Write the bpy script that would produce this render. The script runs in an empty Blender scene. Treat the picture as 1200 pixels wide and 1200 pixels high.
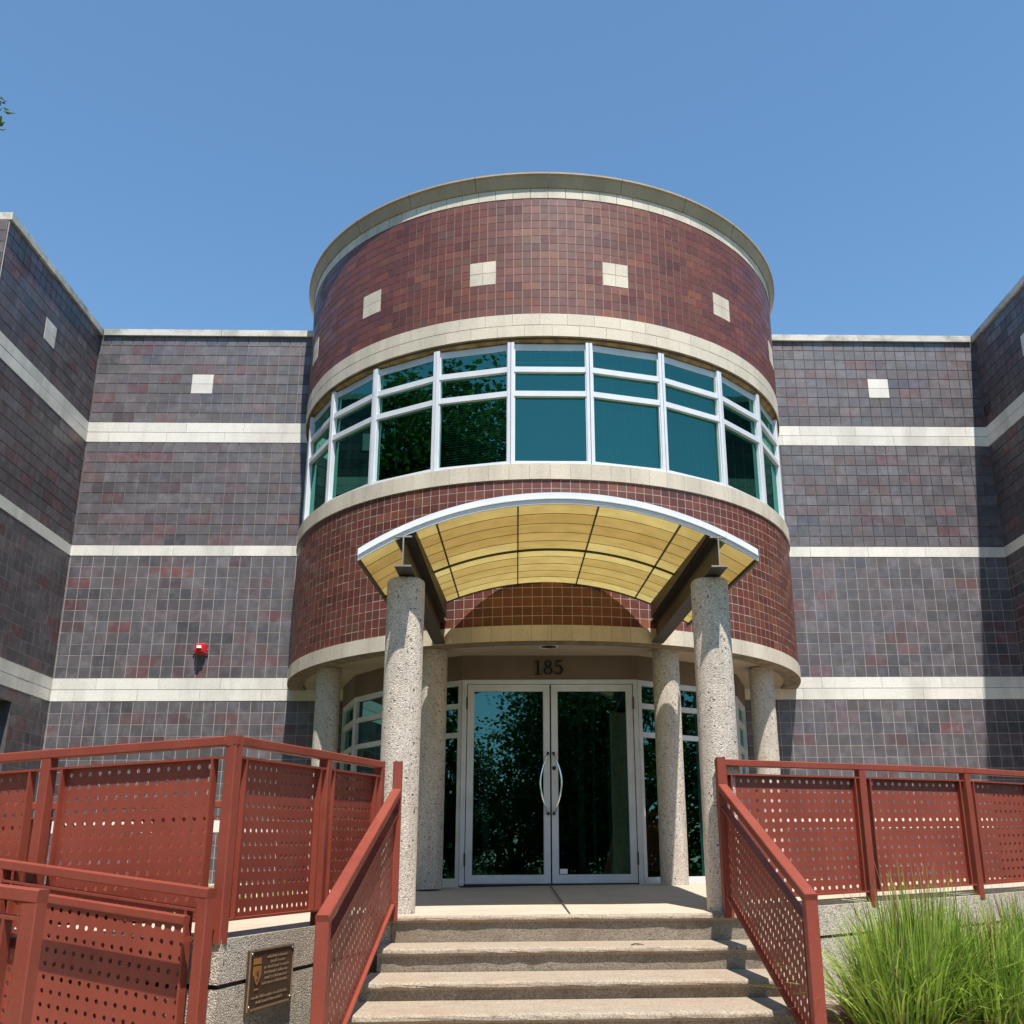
import bpy, bmesh, math, random
from mathutils import Vector, Matrix
random.seed(7)
R = math.radians
sc = bpy.context.scene
COL = sc.collection

# ------------------------------------------------------------------ camera
cam_d = bpy.data.cameras.new("camera")
cam = bpy.data.objects.new("camera", cam_d); COL.objects.link(cam)
cr = Vector((0.9995553393040214, -0.029009820387559164, -0.0068959401029977324))
cu = Vector((-0.0022211730693827035, -0.3030627436821541, 0.9529680161380237))
cf = Vector((0.029735333511134943, 0.9525289516402777, 0.3029924194234157))
M = Matrix((( cr.x, cu.x, -cf.x, -0.3642), (cr.y, cu.y, -cf.y, 0.0), (cr.z, cu.z, -cf.z, 0.0), (0, 0, 0, 1)))
cam.matrix_world = M
cam_d.sensor_width = 36.0
cam_d.lens = 1198.0639 / 1200.0 * 36.0
cam_d.shift_x = -(642.2523 - 600.0) / 1200.0
cam_d.shift_y = (631.03 - 600.0) / 1200.0
cam_d.clip_end = 3000.0
sc.camera = cam

# ------------------------------------------------------------------ sun and sky
to_sun = Vector((0.0987, -0.43, 1.0)).normalized()
elev = math.asin(to_sun.z)
world = bpy.data.worlds.new("World"); sc.world = world
world.use_nodes = True
wn = world.node_tree.nodes; wl = world.node_tree.links
for n in list(wn): wn.remove(n)
sky = wn.new("ShaderNodeTexSky"); sky.sky_type = 'NISHITA'; sky.sun_disc = False
sky.sun_elevation = elev
sky.sun_rotation = math.atan2(to_sun.x, to_sun.y)
sky.altitude = 100.0; sky.air_density = 1.0; sky.dust_density = 0.1; sky.ozone_density = 3.0
bg = wn.new("ShaderNodeBackground"); bg.inputs['Strength'].default_value = 0.13
wo = wn.new("ShaderNodeOutputWorld")
hs = wn.new('ShaderNodeHueSaturation'); hs.inputs['Hue'].default_value = 0.492; hs.inputs['Saturation'].default_value = 1.08
wl.new(sky.outputs[0], hs.inputs['Color']); wl.new(hs.outputs[0], bg.inputs[0]); wl.new(bg.outputs[0], wo.inputs[0])

sd = bpy.data.lights.new("sun", 'SUN'); sd.energy = 5.0; sd.angle = R(0.53); sd.color = (1.0, 0.955, 0.89)
sun = bpy.data.objects.new("sun", sd); COL.objects.link(sun)
sun.rotation_euler = to_sun.to_track_quat('Z', 'Y').to_euler()
sun.location = (5, -20, 40)

sc.view_settings.view_transform = 'Standard'
sc.view_settings.look = 'None'
sc.view_settings.exposure = 0.65
sc.view_settings.gamma = 1.0
sc.view_settings.use_curve_mapping = False
sc.cycles.max_bounces = 8
sc.cycles.transparent_max_bounces = 16

# ------------------------------------------------------------------ materials
def new_mat(name):
    m = bpy.data.materials.new(name); m.use_nodes = True
    nt = m.node_tree
    b = nt.nodes['Principled BSDF']
    return m, nt, b

def ramp(nt, fac, stops):
    r = nt.nodes.new("ShaderNodeValToRGB")
    el = r.color_ramp.elements
    while len(el) < len(stops): el.new(0.5)
    for e, (p, c) in zip(el, stops):
        e.position = p; e.color = (*c, 1.0)
    nt.links.new(fac, r.inputs[0])
    return r.outputs[0]

def noise(nt, scale, detail=4.0, rough=0.55, vec=None, stretch=None):
    tc = nt.nodes.new("ShaderNodeTexCoord")
    n = nt.nodes.new("ShaderNodeTexNoise")
    n.inputs['Scale'].default_value = scale; n.inputs['Detail'].default_value = detail
    n.inputs['Roughness'].default_value = rough
    src = tc.outputs['Object']
    if stretch:
        mp = nt.nodes.new("ShaderNodeMapping"); mp.inputs['Scale'].default_value = stretch
        nt.links.new(src, mp.inputs[0]); src = mp.outputs[0]
    nt.links.new(src, n.inputs['Vector'])
    return n.outputs['Fac']

def mixc(nt, fac, a, b, mode='MIX'):
    x = nt.nodes.new("ShaderNodeMix"); x.data_type = 'RGBA'; x.blend_type = mode
    for sock, v in ((x.inputs[0], fac), (x.inputs[6], a), (x.inputs[7], b)):
        if isinstance(v, (int, float)): sock.default_value = v
        elif isinstance(v, tuple): sock.default_value = (*v, 1.0)
        else: nt.links.new(v, sock)
    return x.outputs[2]

def bump(nt, b, h, dist, strength=1.0):
    n = nt.nodes.new("ShaderNodeBump"); n.inputs['Distance'].default_value = dist
    n.inputs['Strength'].default_value = strength
    nt.links.new(h, n.inputs['Height']); nt.links.new(n.outputs[0], b.inputs['Normal'])

def simple(name, col, rough=0.6, metal=0.0, var=0.12, scale=6.0, bumpd=0.0):
    m, nt, b = new_mat(name)
    f = noise(nt, scale)
    lo = tuple(c * (1 - var) for c in col); hi = tuple(min(1, c * (1 + var)) for c in col)
    nt.links.new(ramp(nt, f, [(0.3, lo), (0.7, hi)]), b.inputs['Base Color'])
    b.inputs['Roughness'].default_value = rough; b.inputs['Metallic'].default_value = metal
    if bumpd: bump(nt, b, noise(nt, scale * 8), bumpd)
    return m

def tile_mat(name, stops, flash, rough, coat, dirt=0.0, var=.32):
    m, nt, b = new_mat(name)
    at = nt.nodes.new("ShaderNodeAttribute"); at.attribute_name = "tint"
    sep = nt.nodes.new("ShaderNodeSeparateColor"); nt.links.new(at.outputs['Color'], sep.inputs[0])
    base = ramp(nt, sep.outputs[0], stops)
    fn = noise(nt, 9.0, 2.0)
    fm = nt.nodes.new("ShaderNodeMapRange"); nt.links.new(fn, fm.inputs[0])
    fm.inputs[1].default_value = 0.46; fm.inputs[2].default_value = 0.68; fm.inputs[3].default_value = 0.0; fm.inputs[4].default_value = 0.5
    c = mixc(nt, fm.outputs[0], base, flash)
    g = ramp(nt, sep.outputs[1], [(0.0, (1 - var,) * 3), (1.0, (1 + var,) * 3)])
    c = mixc(nt, 1.0, c, g, 'MULTIPLY')
    sp = ramp(nt, noise(nt, 160.0, 2.0), [(0.35, (0.8, 0.8, 0.8)), (0.6, (1.08, 1.08, 1.08))])
    c = mixc(nt, 1.0, c, sp, 'MULTIPLY')
    if dirt:
        st = noise(nt, 3.0, 5.0, 0.6, stretch=(2.2, 2.2, 0.9))
        dm = nt.nodes.new("ShaderNodeMapRange"); nt.links.new(st, dm.inputs[0])
        dm.inputs[1].default_value = 0.52; dm.inputs[2].default_value = 0.75; dm.inputs[4].default_value = dirt
        c = mixc(nt, dm.outputs[0], c, (0.24, 0.24, 0.26))
    nt.links.new(c, b.inputs['Base Color'])
    rr = ramp(nt, sep.outputs[2], [(0.0, (rough * 0.75,) * 3), (1.0, (rough * 1.3,) * 3)])
    nt.links.new(rr, b.inputs['Roughness'])
    b.inputs['IOR'].default_value = coat
    bump(nt, b, noise(nt, 40.0, 2.0), 0.0006)
    return m

M_WTILE = tile_mat("slate plum glazed brick", [(0.0, (0.042, 0.035, 0.040)), (0.35, (0.062, 0.048, 0.054)), (0.58, (0.062, 0.041, 0.047)), (0.78, (0.066, 0.031, 0.036)), (0.92, (0.080, 0.023, 0.025)), (1.0, (0.09, 0.016, 0.017))],
                   (0.125, 0.112, 0.128), 0.60, 1.90, dirt=0.20)
M_DTILE = tile_mat("red glazed tile", [(0.0, (0.116, 0.028, 0.018)), (0.5, (0.140, 0.034, 0.021)), (0.82, (0.156, 0.041, 0.025)), (0.95, (0.19, 0.056, 0.022)), (1.0, (0.125, 0.052, 0.032))],
                   (0.15, 0.048, 0.034), 0.50, 1.54, var=.19)
M_WGROUT = simple("pale grout", (0.35, 0.315, 0.285), 0.9, var=0.12)
M_DGROUT = simple("drum grout", (0.46, 0.40, 0.34), 0.9, var=0.12)

def stone_mat(name, col, stain=0.2, stretch=(1, 1, 0.25)):
    m, nt, b = new_mat(name)
    at = nt.nodes.new("ShaderNodeAttribute"); at.attribute_name = "tint"
    sep = nt.nodes.new("ShaderNodeSeparateColor"); nt.links.new(at.outputs['Color'], sep.inputs[0])
    f = noise(nt, 2.2, 6.0, 0.65, stretch=stretch)
    c = ramp(nt, f, [(0.38, tuple(k * (1 - stain) for k in col)), (0.55, col), (0.8, tuple(min(1, k * 1.05) for k in col))])
    g = ramp(nt, sep.outputs[1], [(0.0, (0.93, 0.93, 0.93)), (1.0, (1.05, 1.05, 1.05))])
    c = mixc(nt, 1.0, c, g, 'MULTIPLY')
    sp = ramp(nt, noise(nt, 70.0, 3.0), [(0.36, (0.86, 0.85, 0.83)), (0.5, (1.0, 1.0, 1.0))])
    c = mixc(nt, 1.0, c, sp, 'MULTIPLY')
    nt.links.new(c, b.inputs['Base Color']); b.inputs['Roughness'].default_value = 0.75
    bump(nt, b, noise(nt, 55.0, 4.0), 0.002)
    return m
M_STONE = stone_mat("cream painted stone", (0.74, 0.70, 0.63))
M_DSTONE = stone_mat("tan cast stone", (0.65, 0.565, 0.45))
M_COPING = stone_mat("weathered coping", (0.62, 0.58, 0.51), 0.5, (1, 1, 1))
M_CAP = stone_mat("tan cap metal", (0.42, 0.315, 0.215), 0.15)
M_JOINT = simple("dark joint", (0.06, 0.045, 0.035), 0.9, var=0.4)
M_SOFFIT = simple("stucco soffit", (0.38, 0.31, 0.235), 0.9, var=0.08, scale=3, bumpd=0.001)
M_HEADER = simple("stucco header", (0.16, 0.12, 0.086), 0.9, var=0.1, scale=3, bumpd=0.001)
M_GRIME = simple("grimy drip ring", (0.20, 0.155, 0.11), 0.9, var=0.4, scale=9)
M_RUST = simple("rusty lintel", (0.33, 0.215, 0.10), 0.9, var=0.45, scale=7)
M_ALU = simple("white painted aluminium", (0.64, 0.655, 0.69), 0.35, var=0.05)
M_ALUD = simple("aged aluminium frame", (0.60, 0.61, 0.62), 0.4, var=0.1, scale=4)
M_STEEL = simple("brown steel", (0.034, 0.025, 0.020), 0.5, var=0.25)
M_STEELG = simple("weathered steel flange", (0.24, 0.21, 0.18), 0.55, var=0.25)
M_CHROME = simple("polished steel", (0.75, 0.75, 0.74), 0.16, 1.0, var=0.05)
M_DARK = simple("black metal", (0.012, 0.012, 0.012), 0.4, var=0.3)
M_NUM = simple("black bronze numerals", (0.006, 0.005, 0.004), 0.85, var=0.2)
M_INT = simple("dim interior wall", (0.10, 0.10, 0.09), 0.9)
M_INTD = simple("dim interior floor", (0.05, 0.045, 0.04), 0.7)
M_BLIND = simple("pale blind slats", (0.62, 0.63, 0.58), 0.6, var=0.05)
M_CORD = simple("blind cord", (0.7, 0.7, 0.66), 0.7)
M_RED = simple("alarm red plastic", (0.62, 0.018, 0.02), 0.35, var=0.08)
M_LENS = simple("strobe lens", (0.75, 0.72, 0.72), 0.12, var=0.05)
M_BRONZE = simple("bronze plate", (0.085, 0.046, 0.028), 0.42, 0.25, var=0.12, scale=20)
M_BRONZEL = simple("bronze letters", (0.34, 0.23, 0.14), 0.4, 0.4, var=0.15, scale=30)
M_GOLD = simple("golden emblem", (0.42, 0.20, 0.055), 0.4, 0.3, var=0.1, scale=30)
M_SCREW = simple("screw head", (0.5, 0.5, 0.48), 0.3, 0.9)
M_SOIL = simple("mulch", (0.075, 0.05, 0.033), 0.95, var=0.5, scale=20, bumpd=0.01)
M_BARK = simple("bark", (0.10, 0.075, 0.055), 0.95, var=0.4, scale=12, bumpd=0.01)

def red_paint():
    m, nt, b = new_mat("brick red rail paint")
    c = ramp(nt, noise(nt, 2.2, 6.0, 0.62), [(0.3, (0.185, 0.035, 0.019)), (0.55, (0.232, 0.046, 0.026)), (0.78, (0.245, 0.058, 0.036))])
    st = noise(nt, 7.0, 4.0, 0.6, stretch=(3.0, 3.0, 0.4))          # faint run-off streaks
    sm = nt.nodes.new("ShaderNodeMapRange"); nt.links.new(st, sm.inputs[0]); sm.inputs[1].default_value = 0.55; sm.inputs[2].default_value = 0.75; sm.inputs[4].default_value = 0.35
    c = mixc(nt, sm.outputs[0], c, (0.13, 0.040, 0.028))
    f = noise(nt, 46.0, 4.0, 0.65)                                    # chips and chalky scuffs
    d = nt.nodes.new("ShaderNodeMapRange"); nt.links.new(f, d.inputs[0]); d.inputs[1].default_value = 0.66; d.inputs[2].default_value = 0.70; d.inputs[4].default_value = 0.7
    c = mixc(nt, d.outputs[0], c, (0.27, 0.12, 0.095))
    nt.links.new(c, b.inputs['Base Color']); b.inputs['IOR'].default_value = 1.40
    rr = ramp(nt, noise(nt, 12.0, 3.0), [(0.3, (0.42,) * 3), (0.7, (0.62,) * 3)]); nt.links.new(rr, b.inputs['Roughness'])
    bump(nt, b, noise(nt, 60.0, 3.0), 0.0008)
    return m
M_RAIL = red_paint()

def concrete(name, col, agg, pits, stain_col, stain, bd, aggscale=90.0, streak=0.0, pit_at=0.66):
    m, nt, b = new_mat(name)
    tc = nt.nodes.new("ShaderNodeTexCoord")
    v = nt.nodes.new("ShaderNodeTexVoronoi"); v.inputs['Scale'].default_value = aggscale
    nt.links.new(tc.outputs['Object'], v.inputs['Vector'])
    sepv = nt.nodes.new("ShaderNodeSeparateColor"); nt.links.new(v.outputs['Color'], sepv.inputs[0])
    lo = tuple(c * (1 - agg) for c in col); hi = tuple(min(1.0, c * (1 + agg * 0.8)) for c in col)
    c = ramp(nt, sepv.outputs[0], [(0.0, lo), (0.5, col), (1.0, hi)])
    big = noise(nt, 1.7, 6.0, 0.65)
    mr = nt.nodes.new("ShaderNodeMapRange"); nt.links.new(big, mr.inputs[0]); mr.inputs[1].default_value = 0.45; mr.inputs[2].default_value = 0.72; mr.inputs[4].default_value = stain
    c = mixc(nt, mr.outputs[0], c, stain_col)
    big2 = noise(nt, 6.5, 5.0, 0.7)
    m2 = nt.nodes.new("ShaderNodeMapRange"); nt.links.new(big2, m2.inputs[0]); m2.inputs[1].default_value = 0.5; m2.inputs[2].default_value = 0.66; m2.inputs[4].default_value = stain * 0.75
    c = mixc(nt, m2.outputs[0], c, tuple(k * .72 for k in stain_col))
    if streak:
        sk = noise(nt, 5.0, 5.0, 0.65, stretch=(2.4, 2.4, 0.22))
        m3 = nt.nodes.new("ShaderNodeMapRange"); nt.links.new(sk, m3.inputs[0]); m3.inputs[1].default_value = 0.48; m3.inputs[2].default_value = 0.72; m3.inputs[4].default_value = streak
        c = mixc(nt, m3.outputs[0], c, tuple(k * .62 for k in stain_col))
    pn = noise(nt, aggscale * 0.26, 2.0, 0.5)
    pm = nt.nodes.new("ShaderNodeMapRange"); nt.links.new(pn, pm.inputs[0]); pm.inputs[1].default_value = pit_at; pm.inputs[2].default_value = pit_at + 0.06; pm.inputs[4].default_value = pits
    c = mixc(nt, pm.outputs[0], c, (0.07, 0.05, 0.04))
    nt.links.new(c, b.inputs['Base Color']); b.inputs['Roughness'].default_value = 0.92
    sub = nt.nodes.new("ShaderNodeMath"); sub.operation = 'SUBTRACT'
    nt.links.new(v.outputs['Distance'], sub.inputs[1]); sub.inputs[0].default_value = 0.5
    s2 = nt.nodes.new("ShaderNodeMath"); s2.operation = 'SUBTRACT'
    nt.links.new(sub.outputs[0], s2.inputs[0]); nt.links.new(pm.outputs[0], s2.inputs[1])
    bump(nt, b, s2.outputs[0], bd)
    return m
M_COLUMN = concrete("exposed aggregate column", (0.56, 0.49, 0.41), 0.40, 0.85, (0.40, 0.33, 0.26), 0.3, 0.0045, 135.0, 0.35, 0.635)
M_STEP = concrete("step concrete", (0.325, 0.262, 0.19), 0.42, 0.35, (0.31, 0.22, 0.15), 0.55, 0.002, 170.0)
M_RISER = concrete("darker riser concrete", (0.27, 0.225, 0.17), 0.45, 0.5, (0.19, 0.14, 0.10), 0.7, 0.002, 170.0)
M_SLAB = concrete("landing concrete", (0.46, 0.385, 0.295), 0.12, 0.15, (0.37, 0.285, 0.20), 0.5, 0.0015, 140.0)
M_WALLC = concrete("rough retaining wall concrete", (0.50, 0.425, 0.33), 0.5, 0.65, (0.36, 0.295, 0.225), 0.5, 0.004, 130.0)
M_PATH = concrete("path concrete", (0.42, 0.39, 0.34), 0.15, 0.15, (0.33, 0.30, 0.26), 0.4, 0.002, 120.0)

def glass(name, tint, refl, fac, rough=0.0):
    m = bpy.data.materials.new(name); m.use_nodes = True
    nt = m.node_tree
    for n in list(nt.nodes): nt.nodes.remove(n)
    t = nt.nodes.new("ShaderNodeBsdfTransparent"); t.inputs[0].default_value = (*tint, 1)
    g = nt.nodes.new("ShaderNodeBsdfGlossy"); g.inputs['Color'].default_value = (*refl, 1); g.inputs['Roughness'].default_value = rough
    lw = nt.nodes.new("ShaderNodeFresnel"); lw.inputs['IOR'].default_value = 1.5
    mr = nt.nodes.new("ShaderNodeMapRange"); mr.inputs[1].default_value = 0.04; mr.inputs[2].default_value = 1.0
    mr.inputs[3].default_value = fac; mr.inputs[4].default_value = 1.0
    nt.links.new(lw.outputs[0], mr.inputs[0])
    tc = nt.nodes.new("ShaderNodeTexCoord")
    nz = nt.nodes.new("ShaderNodeTexNoise"); nz.inputs['Scale'].default_value = 1.6; nz.inputs['Detail'].default_value = 1.0
    nt.links.new(tc.outputs['Object'], nz.inputs['Vector'])
    bp = nt.nodes.new("ShaderNodeBump"); bp.inputs['Distance'].default_value = 0.0010
    nt.links.new(nz.outputs['Fac'], bp.inputs['Height']); nt.links.new(bp.outputs[0], g.inputs['Normal'])
    mx = nt.nodes.new("ShaderNodeMixShader")
    nt.links.new(mr.outputs[0], mx.inputs[0]); nt.links.new(t.outputs[0], mx.inputs[1]); nt.links.new(g.outputs[0], mx.inputs[2])
    o = nt.nodes.new("ShaderNodeOutputMaterial"); nt.links.new(mx.outputs[0], o.inputs[0])
    return m
M_GLASS = glass("teal tinted window glass", (0.24, 0.58, 0.47), (0.25, 0.80, 0.63), 0.24)
M_DGLASS = glass("dark tinted door glass", (0.07, 0.17, 0.14), (0.36, 0.86, 0.80), 0.13)

def canopy_mat():
    m = bpy.data.materials.new("yellow translucent panel"); m.use_nodes = True
    nt = m.node_tree
    for n in list(nt.nodes): nt.nodes.remove(n)
    at = nt.nodes.new("ShaderNodeAttribute"); at.attribute_name = "tint"
    sep = nt.nodes.new("ShaderNodeSeparateColor"); nt.links.new(at.outputs['Color'], sep.inputs[0])
    c = ramp(nt, sep.outputs[0], [(0.0, (0.34, 0.218, 0.064)), (0.5, (0.405, 0.290, 0.092)), (1.0, (0.53, 0.425, 0.155))])
    c2 = ramp(nt, noise(nt, 4.0, 6.0, 0.65), [(0.3, (0.80, 0.78, 0.74)), (0.6, (1.03, 1.03, 1.03))])
    c = mixc(nt, 1.0, c, c2, 'MULTIPLY')
    t = nt.nodes.new("ShaderNodeBsdfTranslucent"); nt.links.new(c, t.inputs[0])
    d = nt.nodes.new("ShaderNodeBsdfDiffuse"); nt.links.new(c, d.inputs[0])
    mx = nt.nodes.new("ShaderNodeMixShader"); mx.inputs[0].default_value = 0.55
    nt.links.new(t.outputs[0], mx.inputs[1]); nt.links.new(d.outputs[0], mx.inputs[2])
    o = nt.nodes.new("ShaderNodeOutputMaterial"); nt.links.new(mx.outputs[0], o.inputs[0])
    return m
M_CANOPY = canopy_mat()

def leaf_mat(name, stops, trans=0.35):
    m = bpy.data.materials.new(name); m.use_nodes = True
    nt = m.node_tree
    for n in list(nt.nodes): nt.nodes.remove(n)
    at = nt.nodes.new("ShaderNodeAttribute"); at.attribute_name = "tint"
    sep = nt.nodes.new("ShaderNodeSeparateColor"); nt.links.new(at.outputs['Color'], sep.inputs[0])
    c = ramp(nt, sep.outputs[0], stops)
    t = nt.nodes.new("ShaderNodeBsdfTranslucent"); nt.links.new(c, t.inputs[0])
    d = nt.nodes.new("ShaderNodeBsdfDiffuse"); nt.links.new(c, d.inputs[0])
    g = nt.nodes.new("ShaderNodeBsdfGlossy"); g.inputs['Roughness'].default_value = 0.45; g.inputs['Color'].default_value = (0.5, 0.5, 0.5, 1)
    mx = nt.nodes.new("ShaderNodeMixShader"); mx.inputs[0].default_value = trans
    nt.links.new(d.outputs[0], mx.inputs[1]); nt.links.new(t.outputs[0], mx.inputs[2])
    m2 = nt.nodes.new("ShaderNodeMixShader"); m2.inputs[0].default_value = 0.05
    nt.links.new(mx.outputs[0], m2.inputs[1]); nt.links.new(g.outputs[0], m2.inputs[2])
    o = nt.nodes.new("ShaderNodeOutputMaterial"); nt.links.new(m2.outputs[0], o.inputs[0])
    return m
M_LEAF = leaf_mat("broad leaf", [(0.0, (0.045, 0.085, 0.016)), (0.6, (0.075, 0.13, 0.026)), (1.0, (0.12, 0.17, 0.035))])
M_BLADE = leaf_mat("grass blade", [(0.0, (0.12, 0.215, 0.025)), (0.45, (0.30, 0.42, 0.055)), (0.8, (0.46, 0.54, 0.12)), (0.93, (0.25, 0.25, 0.09)), (0.97, (0.22, 0.10, 0.05)), (1.0, (0.30, 0.21, 0.12))], 0.3)
M_LAWN = simple("lawn", (0.06, 0.105, 0.025), 0.95, var=0.4, scale=15, bumpd=0.02)

# ------------------------------------------------------------------ mesh helpers
class MB:
    def __init__(s): s.v = []; s.f = []; s.c = []; s.smooth = []
    def quad(s, pts, col=None, smooth=False):
        n = len(s.v); s.v += [tuple(p) for p in pts]; s.f.append(tuple(range(n, n + len(pts)))); s.c.append(col or (.5, .5, .5)); s.smooth.append(smooth)
    def add(s, verts, faces, col=None, smooth=False):
        n = len(s.v); s.v += [tuple(p) for p in verts]
        for f in faces: s.f.append(tuple(i + n for i in f)); s.c.append(col or (.5, .5, .5)); s.smooth.append(smooth)
    def obox(s, o, ax, ay, az, col=None):
        """box: origin corner o, edge vectors ax ay az"""
        o = Vector(o); ax = Vector(ax); ay = Vector(ay); az = Vector(az)
        p = [o, o + ax, o + ax + ay, o + ay]; p += [q + az for q in p]
        s.add(p, [(3, 2, 1, 0), (4, 5, 6, 7), (0, 1, 5, 4), (1, 2, 6, 5), (2, 3, 7, 6), (3, 0, 4, 7)], col)
    def box(s, x0, x1, y0, y1, z0, z1, col=None):
        s.obox((x0, y0, z0), (x1 - x0, 0, 0), (0, y1 - y0, 0), (0, 0, z1 - z0), col)
    def bar(s, a, b, w, h, up=(0, 0, 1), col=None, bev=0.0):
        """beam from a to b (centre line), w sideways, h along up"""
        a = Vector(a); b = Vector(b); d = (b - a).normalized(); up = Vector(up)
        sd_ = d.cross(up).normalized(); u2 = sd_.cross(d).normalized()
        if bev <= 0:
            s.obox(a - sd_ * w / 2 - u2 * h / 2, b - a, sd_ * w, u2 * h, col); return
        pr = [(-w/2 + bev, -h/2), (w/2 - bev, -h/2), (w/2, -h/2 + bev), (w/2, h/2 - bev), (w/2 - bev, h/2), (-w/2 + bev, h/2), (-w/2, h/2 - bev), (-w/2, -h/2 + bev)]
        vs = [a + sd_ * x + u2 * y for x, y in pr] + [b + sd_ * x + u2 * y for x, y in pr]
        fs = [tuple(range(7, -1, -1)), tuple(range(8, 16))] + [(i, (i + 1) % 8, 8 + (i + 1) % 8, 8 + i) for i in range(8)]
        s.add(vs, fs, col)
    def tube(s, pts, r, n=8, col=None):
        pts = [Vector(p) for p in pts]; rings = []
        rs = r if isinstance(r, (list, tuple)) else [r] * len(pts)
        ref = Vector((0, 0, 1)) if abs((pts[-1] - pts[0]).normalized().z) < .9 else Vector((1, 0, 0))
        for i, p in enumerate(pts):
            d = (pts[min(i + 1, len(pts) - 1)] - pts[max(i - 1, 0)]).normalized()
            a = d.cross(ref).normalized(); b = a.cross(d).normalized()
            rings.append([p + (a * math.cos(t) + b * math.sin(t)) * rs[i] for t in [2 * math.pi * k / n for k in range(n)]])
        vs = [q for rg in rings for q in rg]
        fs = [(i * n + k, i * n + (k + 1) % n, (i + 1) * n + (k + 1) % n, (i + 1) * n + k) for i in range(len(pts) - 1) for k in range(n)]
        fs += [tuple(range(n - 1, -1, -1)), tuple(range((len(pts) - 1) * n, len(pts) * n))]
        s.add(vs, fs, col, True)
    def lathe(s, prof, n=48, a0=0.0, a1=2 * math.pi, center=(0, 0), col=None, smooth=True):
        full = abs(a1 - a0 - 2 * math.pi) < 1e-6
        k = n if full else n + 1
        vs = []
        for i in range(k):
            t = a0 + (a1 - a0) * i / n
            for r, z in prof: vs.append((center[0] + r * math.sin(t), center[1] - r * math.cos(t), z))
        m_ = len(prof); fs = []
        for i in range(n):
            j = (i + 1) % k
            for q in range(m_ - 1): fs.append((i * m_ + q, j * m_ + q, j * m_ + q + 1, i * m_ + q + 1))
        s.add(vs, fs, col, smooth)
    def prism(s, poly, z0, z1, col=None):
        n = len(poly)
        z0f = z0 if callable(z0) else (lambda x, y: z0); z1f = z1 if callable(z1) else (lambda x, y: z1)
        vs = [(x, y, z0f(x, y)) for x, y in poly] + [(x, y, z1f(x, y)) for x, y in poly]
        s.add(vs, [tuple(range(n - 1, -1, -1)), tuple(range(n, 2 * n))] + [(i, (i + 1) % n, n + (i + 1) % n, n + i) for i in range(n)], col)
    def build(s, name, mat, parent=None, bevel=0.0, recalc=False, weld=False):
        me = bpy.data.meshes.new(name); me.from_pydata(s.v, [], s.f)
        a = me.attributes.new("tint", 'FLOAT_COLOR', 'FACE')
        a.data.foreach_set("color", [x for c in s.c for x in (*c, 1.0)])
        me.polygons.foreach_set("use_smooth", s.smooth)
        if recalc or weld:
            bm = bmesh.new(); bm.from_mesh(me)
            if weld: bmesh.ops.remove_doubles(bm, verts=bm.verts, dist=1e-5)
            bmesh.ops.recalc_face_normals(bm, faces=bm.faces); bm.to_mesh(me); bm.free()
        me.materials.append(mat); me.update()
        o = bpy.data.objects.new(name, me); COL.objects.link(o)
        if parent: o.parent = parent
        if bevel:
            b = o.modifiers.new("bevel", 'BEVEL'); b.width = bevel; b.segments = 3; b.limit_method = 'ANGLE'; b.angle_limit = R(40)
        return o

def tag(o, label=None, cat=None, group=None, kind=None):
    if label: o['label'] = label
    if cat: o['category'] = cat
    if group: o['group'] = group
    if kind: o['kind'] = kind
    return o

def thing(name, label, cat, loc=(0, 0, 0), group=None):
    o = bpy.data.objects.new(name, None); COL.objects.link(o); o.empty_display_size = 0.3
    o.location = loc
    return tag(o, label, cat, group)

def at0(parent, o):
    """child built in world coordinates: keep it there"""
    o.matrix_parent_inverse = Matrix.Translation(-Vector(parent.location))
    return o

# ------------------------------------------------------------------ layout constants (camera eye is z = 0)
CY, RD = 13.765, 3.357           # rotunda centre and radius
DW, WX = 13.515, 6.4535          # back wall plane, wing walls
YF = 10.674                      # front of the wings
GZ = -1.10                       # lower ground
T = 0.1524
Z30, Z31, Z20, Z21, Z10, Z11, ZC0, ZC1 = 2.055, 2.360, 4.036, 4.188, 5.712, 6.017, 7.388, 7.485
Z40, Z41 = 0.400, 0.5525
def zland(x, y):
    return min(-0.214, -0.335 + (0.0335 * (y - 7.4) if y > 7.4 else 0.0) + 0.018 * max(0.0, x - 1.0))

# ------------------------------------------------------------------ setting: ground, landing, steps
g = MB(); g.quad([(-900, -900, GZ), (900, -900, GZ), (900, 900, GZ), (-900, 900, GZ)])
tag(g.build("ground", M_LAWN), kind='structure')
g = MB(); g.quad([(-1.75, -30, GZ + .006), (1.7, -30, GZ + .006), (1.7, 5.3, GZ + .006), (-1.75, 5.3, GZ + .006)])
tag(g.build("path", M_PATH), kind='structure')

# right edge of the terrace bows outward
R_EDGE = [(1.10, 7.45), (1.70, 7.74), (2.28, 8.02), (2.82, 8.22), (3.25, 8.37), (3.64, 8.60), (4.00, 8.82), (4.9, 9.5), (5.7, 10.3), (6.44, 11.2)]
L_A, L_B = Vector((-1.30, 7.42)), Vector((-1.77, 5.26))
L_DIR = (Vector((-3.25, 5.93)) - L_B).normalized()
L_C = L_B + L_DIR * 3.6
land_poly = [(-1.26, 7.45)] + R_EDGE + [(6.44, DW), (-6.44, DW), (-6.44, 12.6), (-2.5, 12.6), (-2.5, 7.44), (L_C.x, 7.44), (L_C.x, L_C.y), (L_B.x, L_B.y), (L_A.x, L_A.y)]
m = MB()
n = len(land_poly)
m.add([(x, y, zland(x, y)) for x, y in land_poly] + [(x, y, zland(x, y) - 0.20) for x, y in land_poly],
      [tuple(range(n))] + [(i + n, (i + 1) % n + n, (i + 1) % n, i) for i in range(n)])
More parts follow.
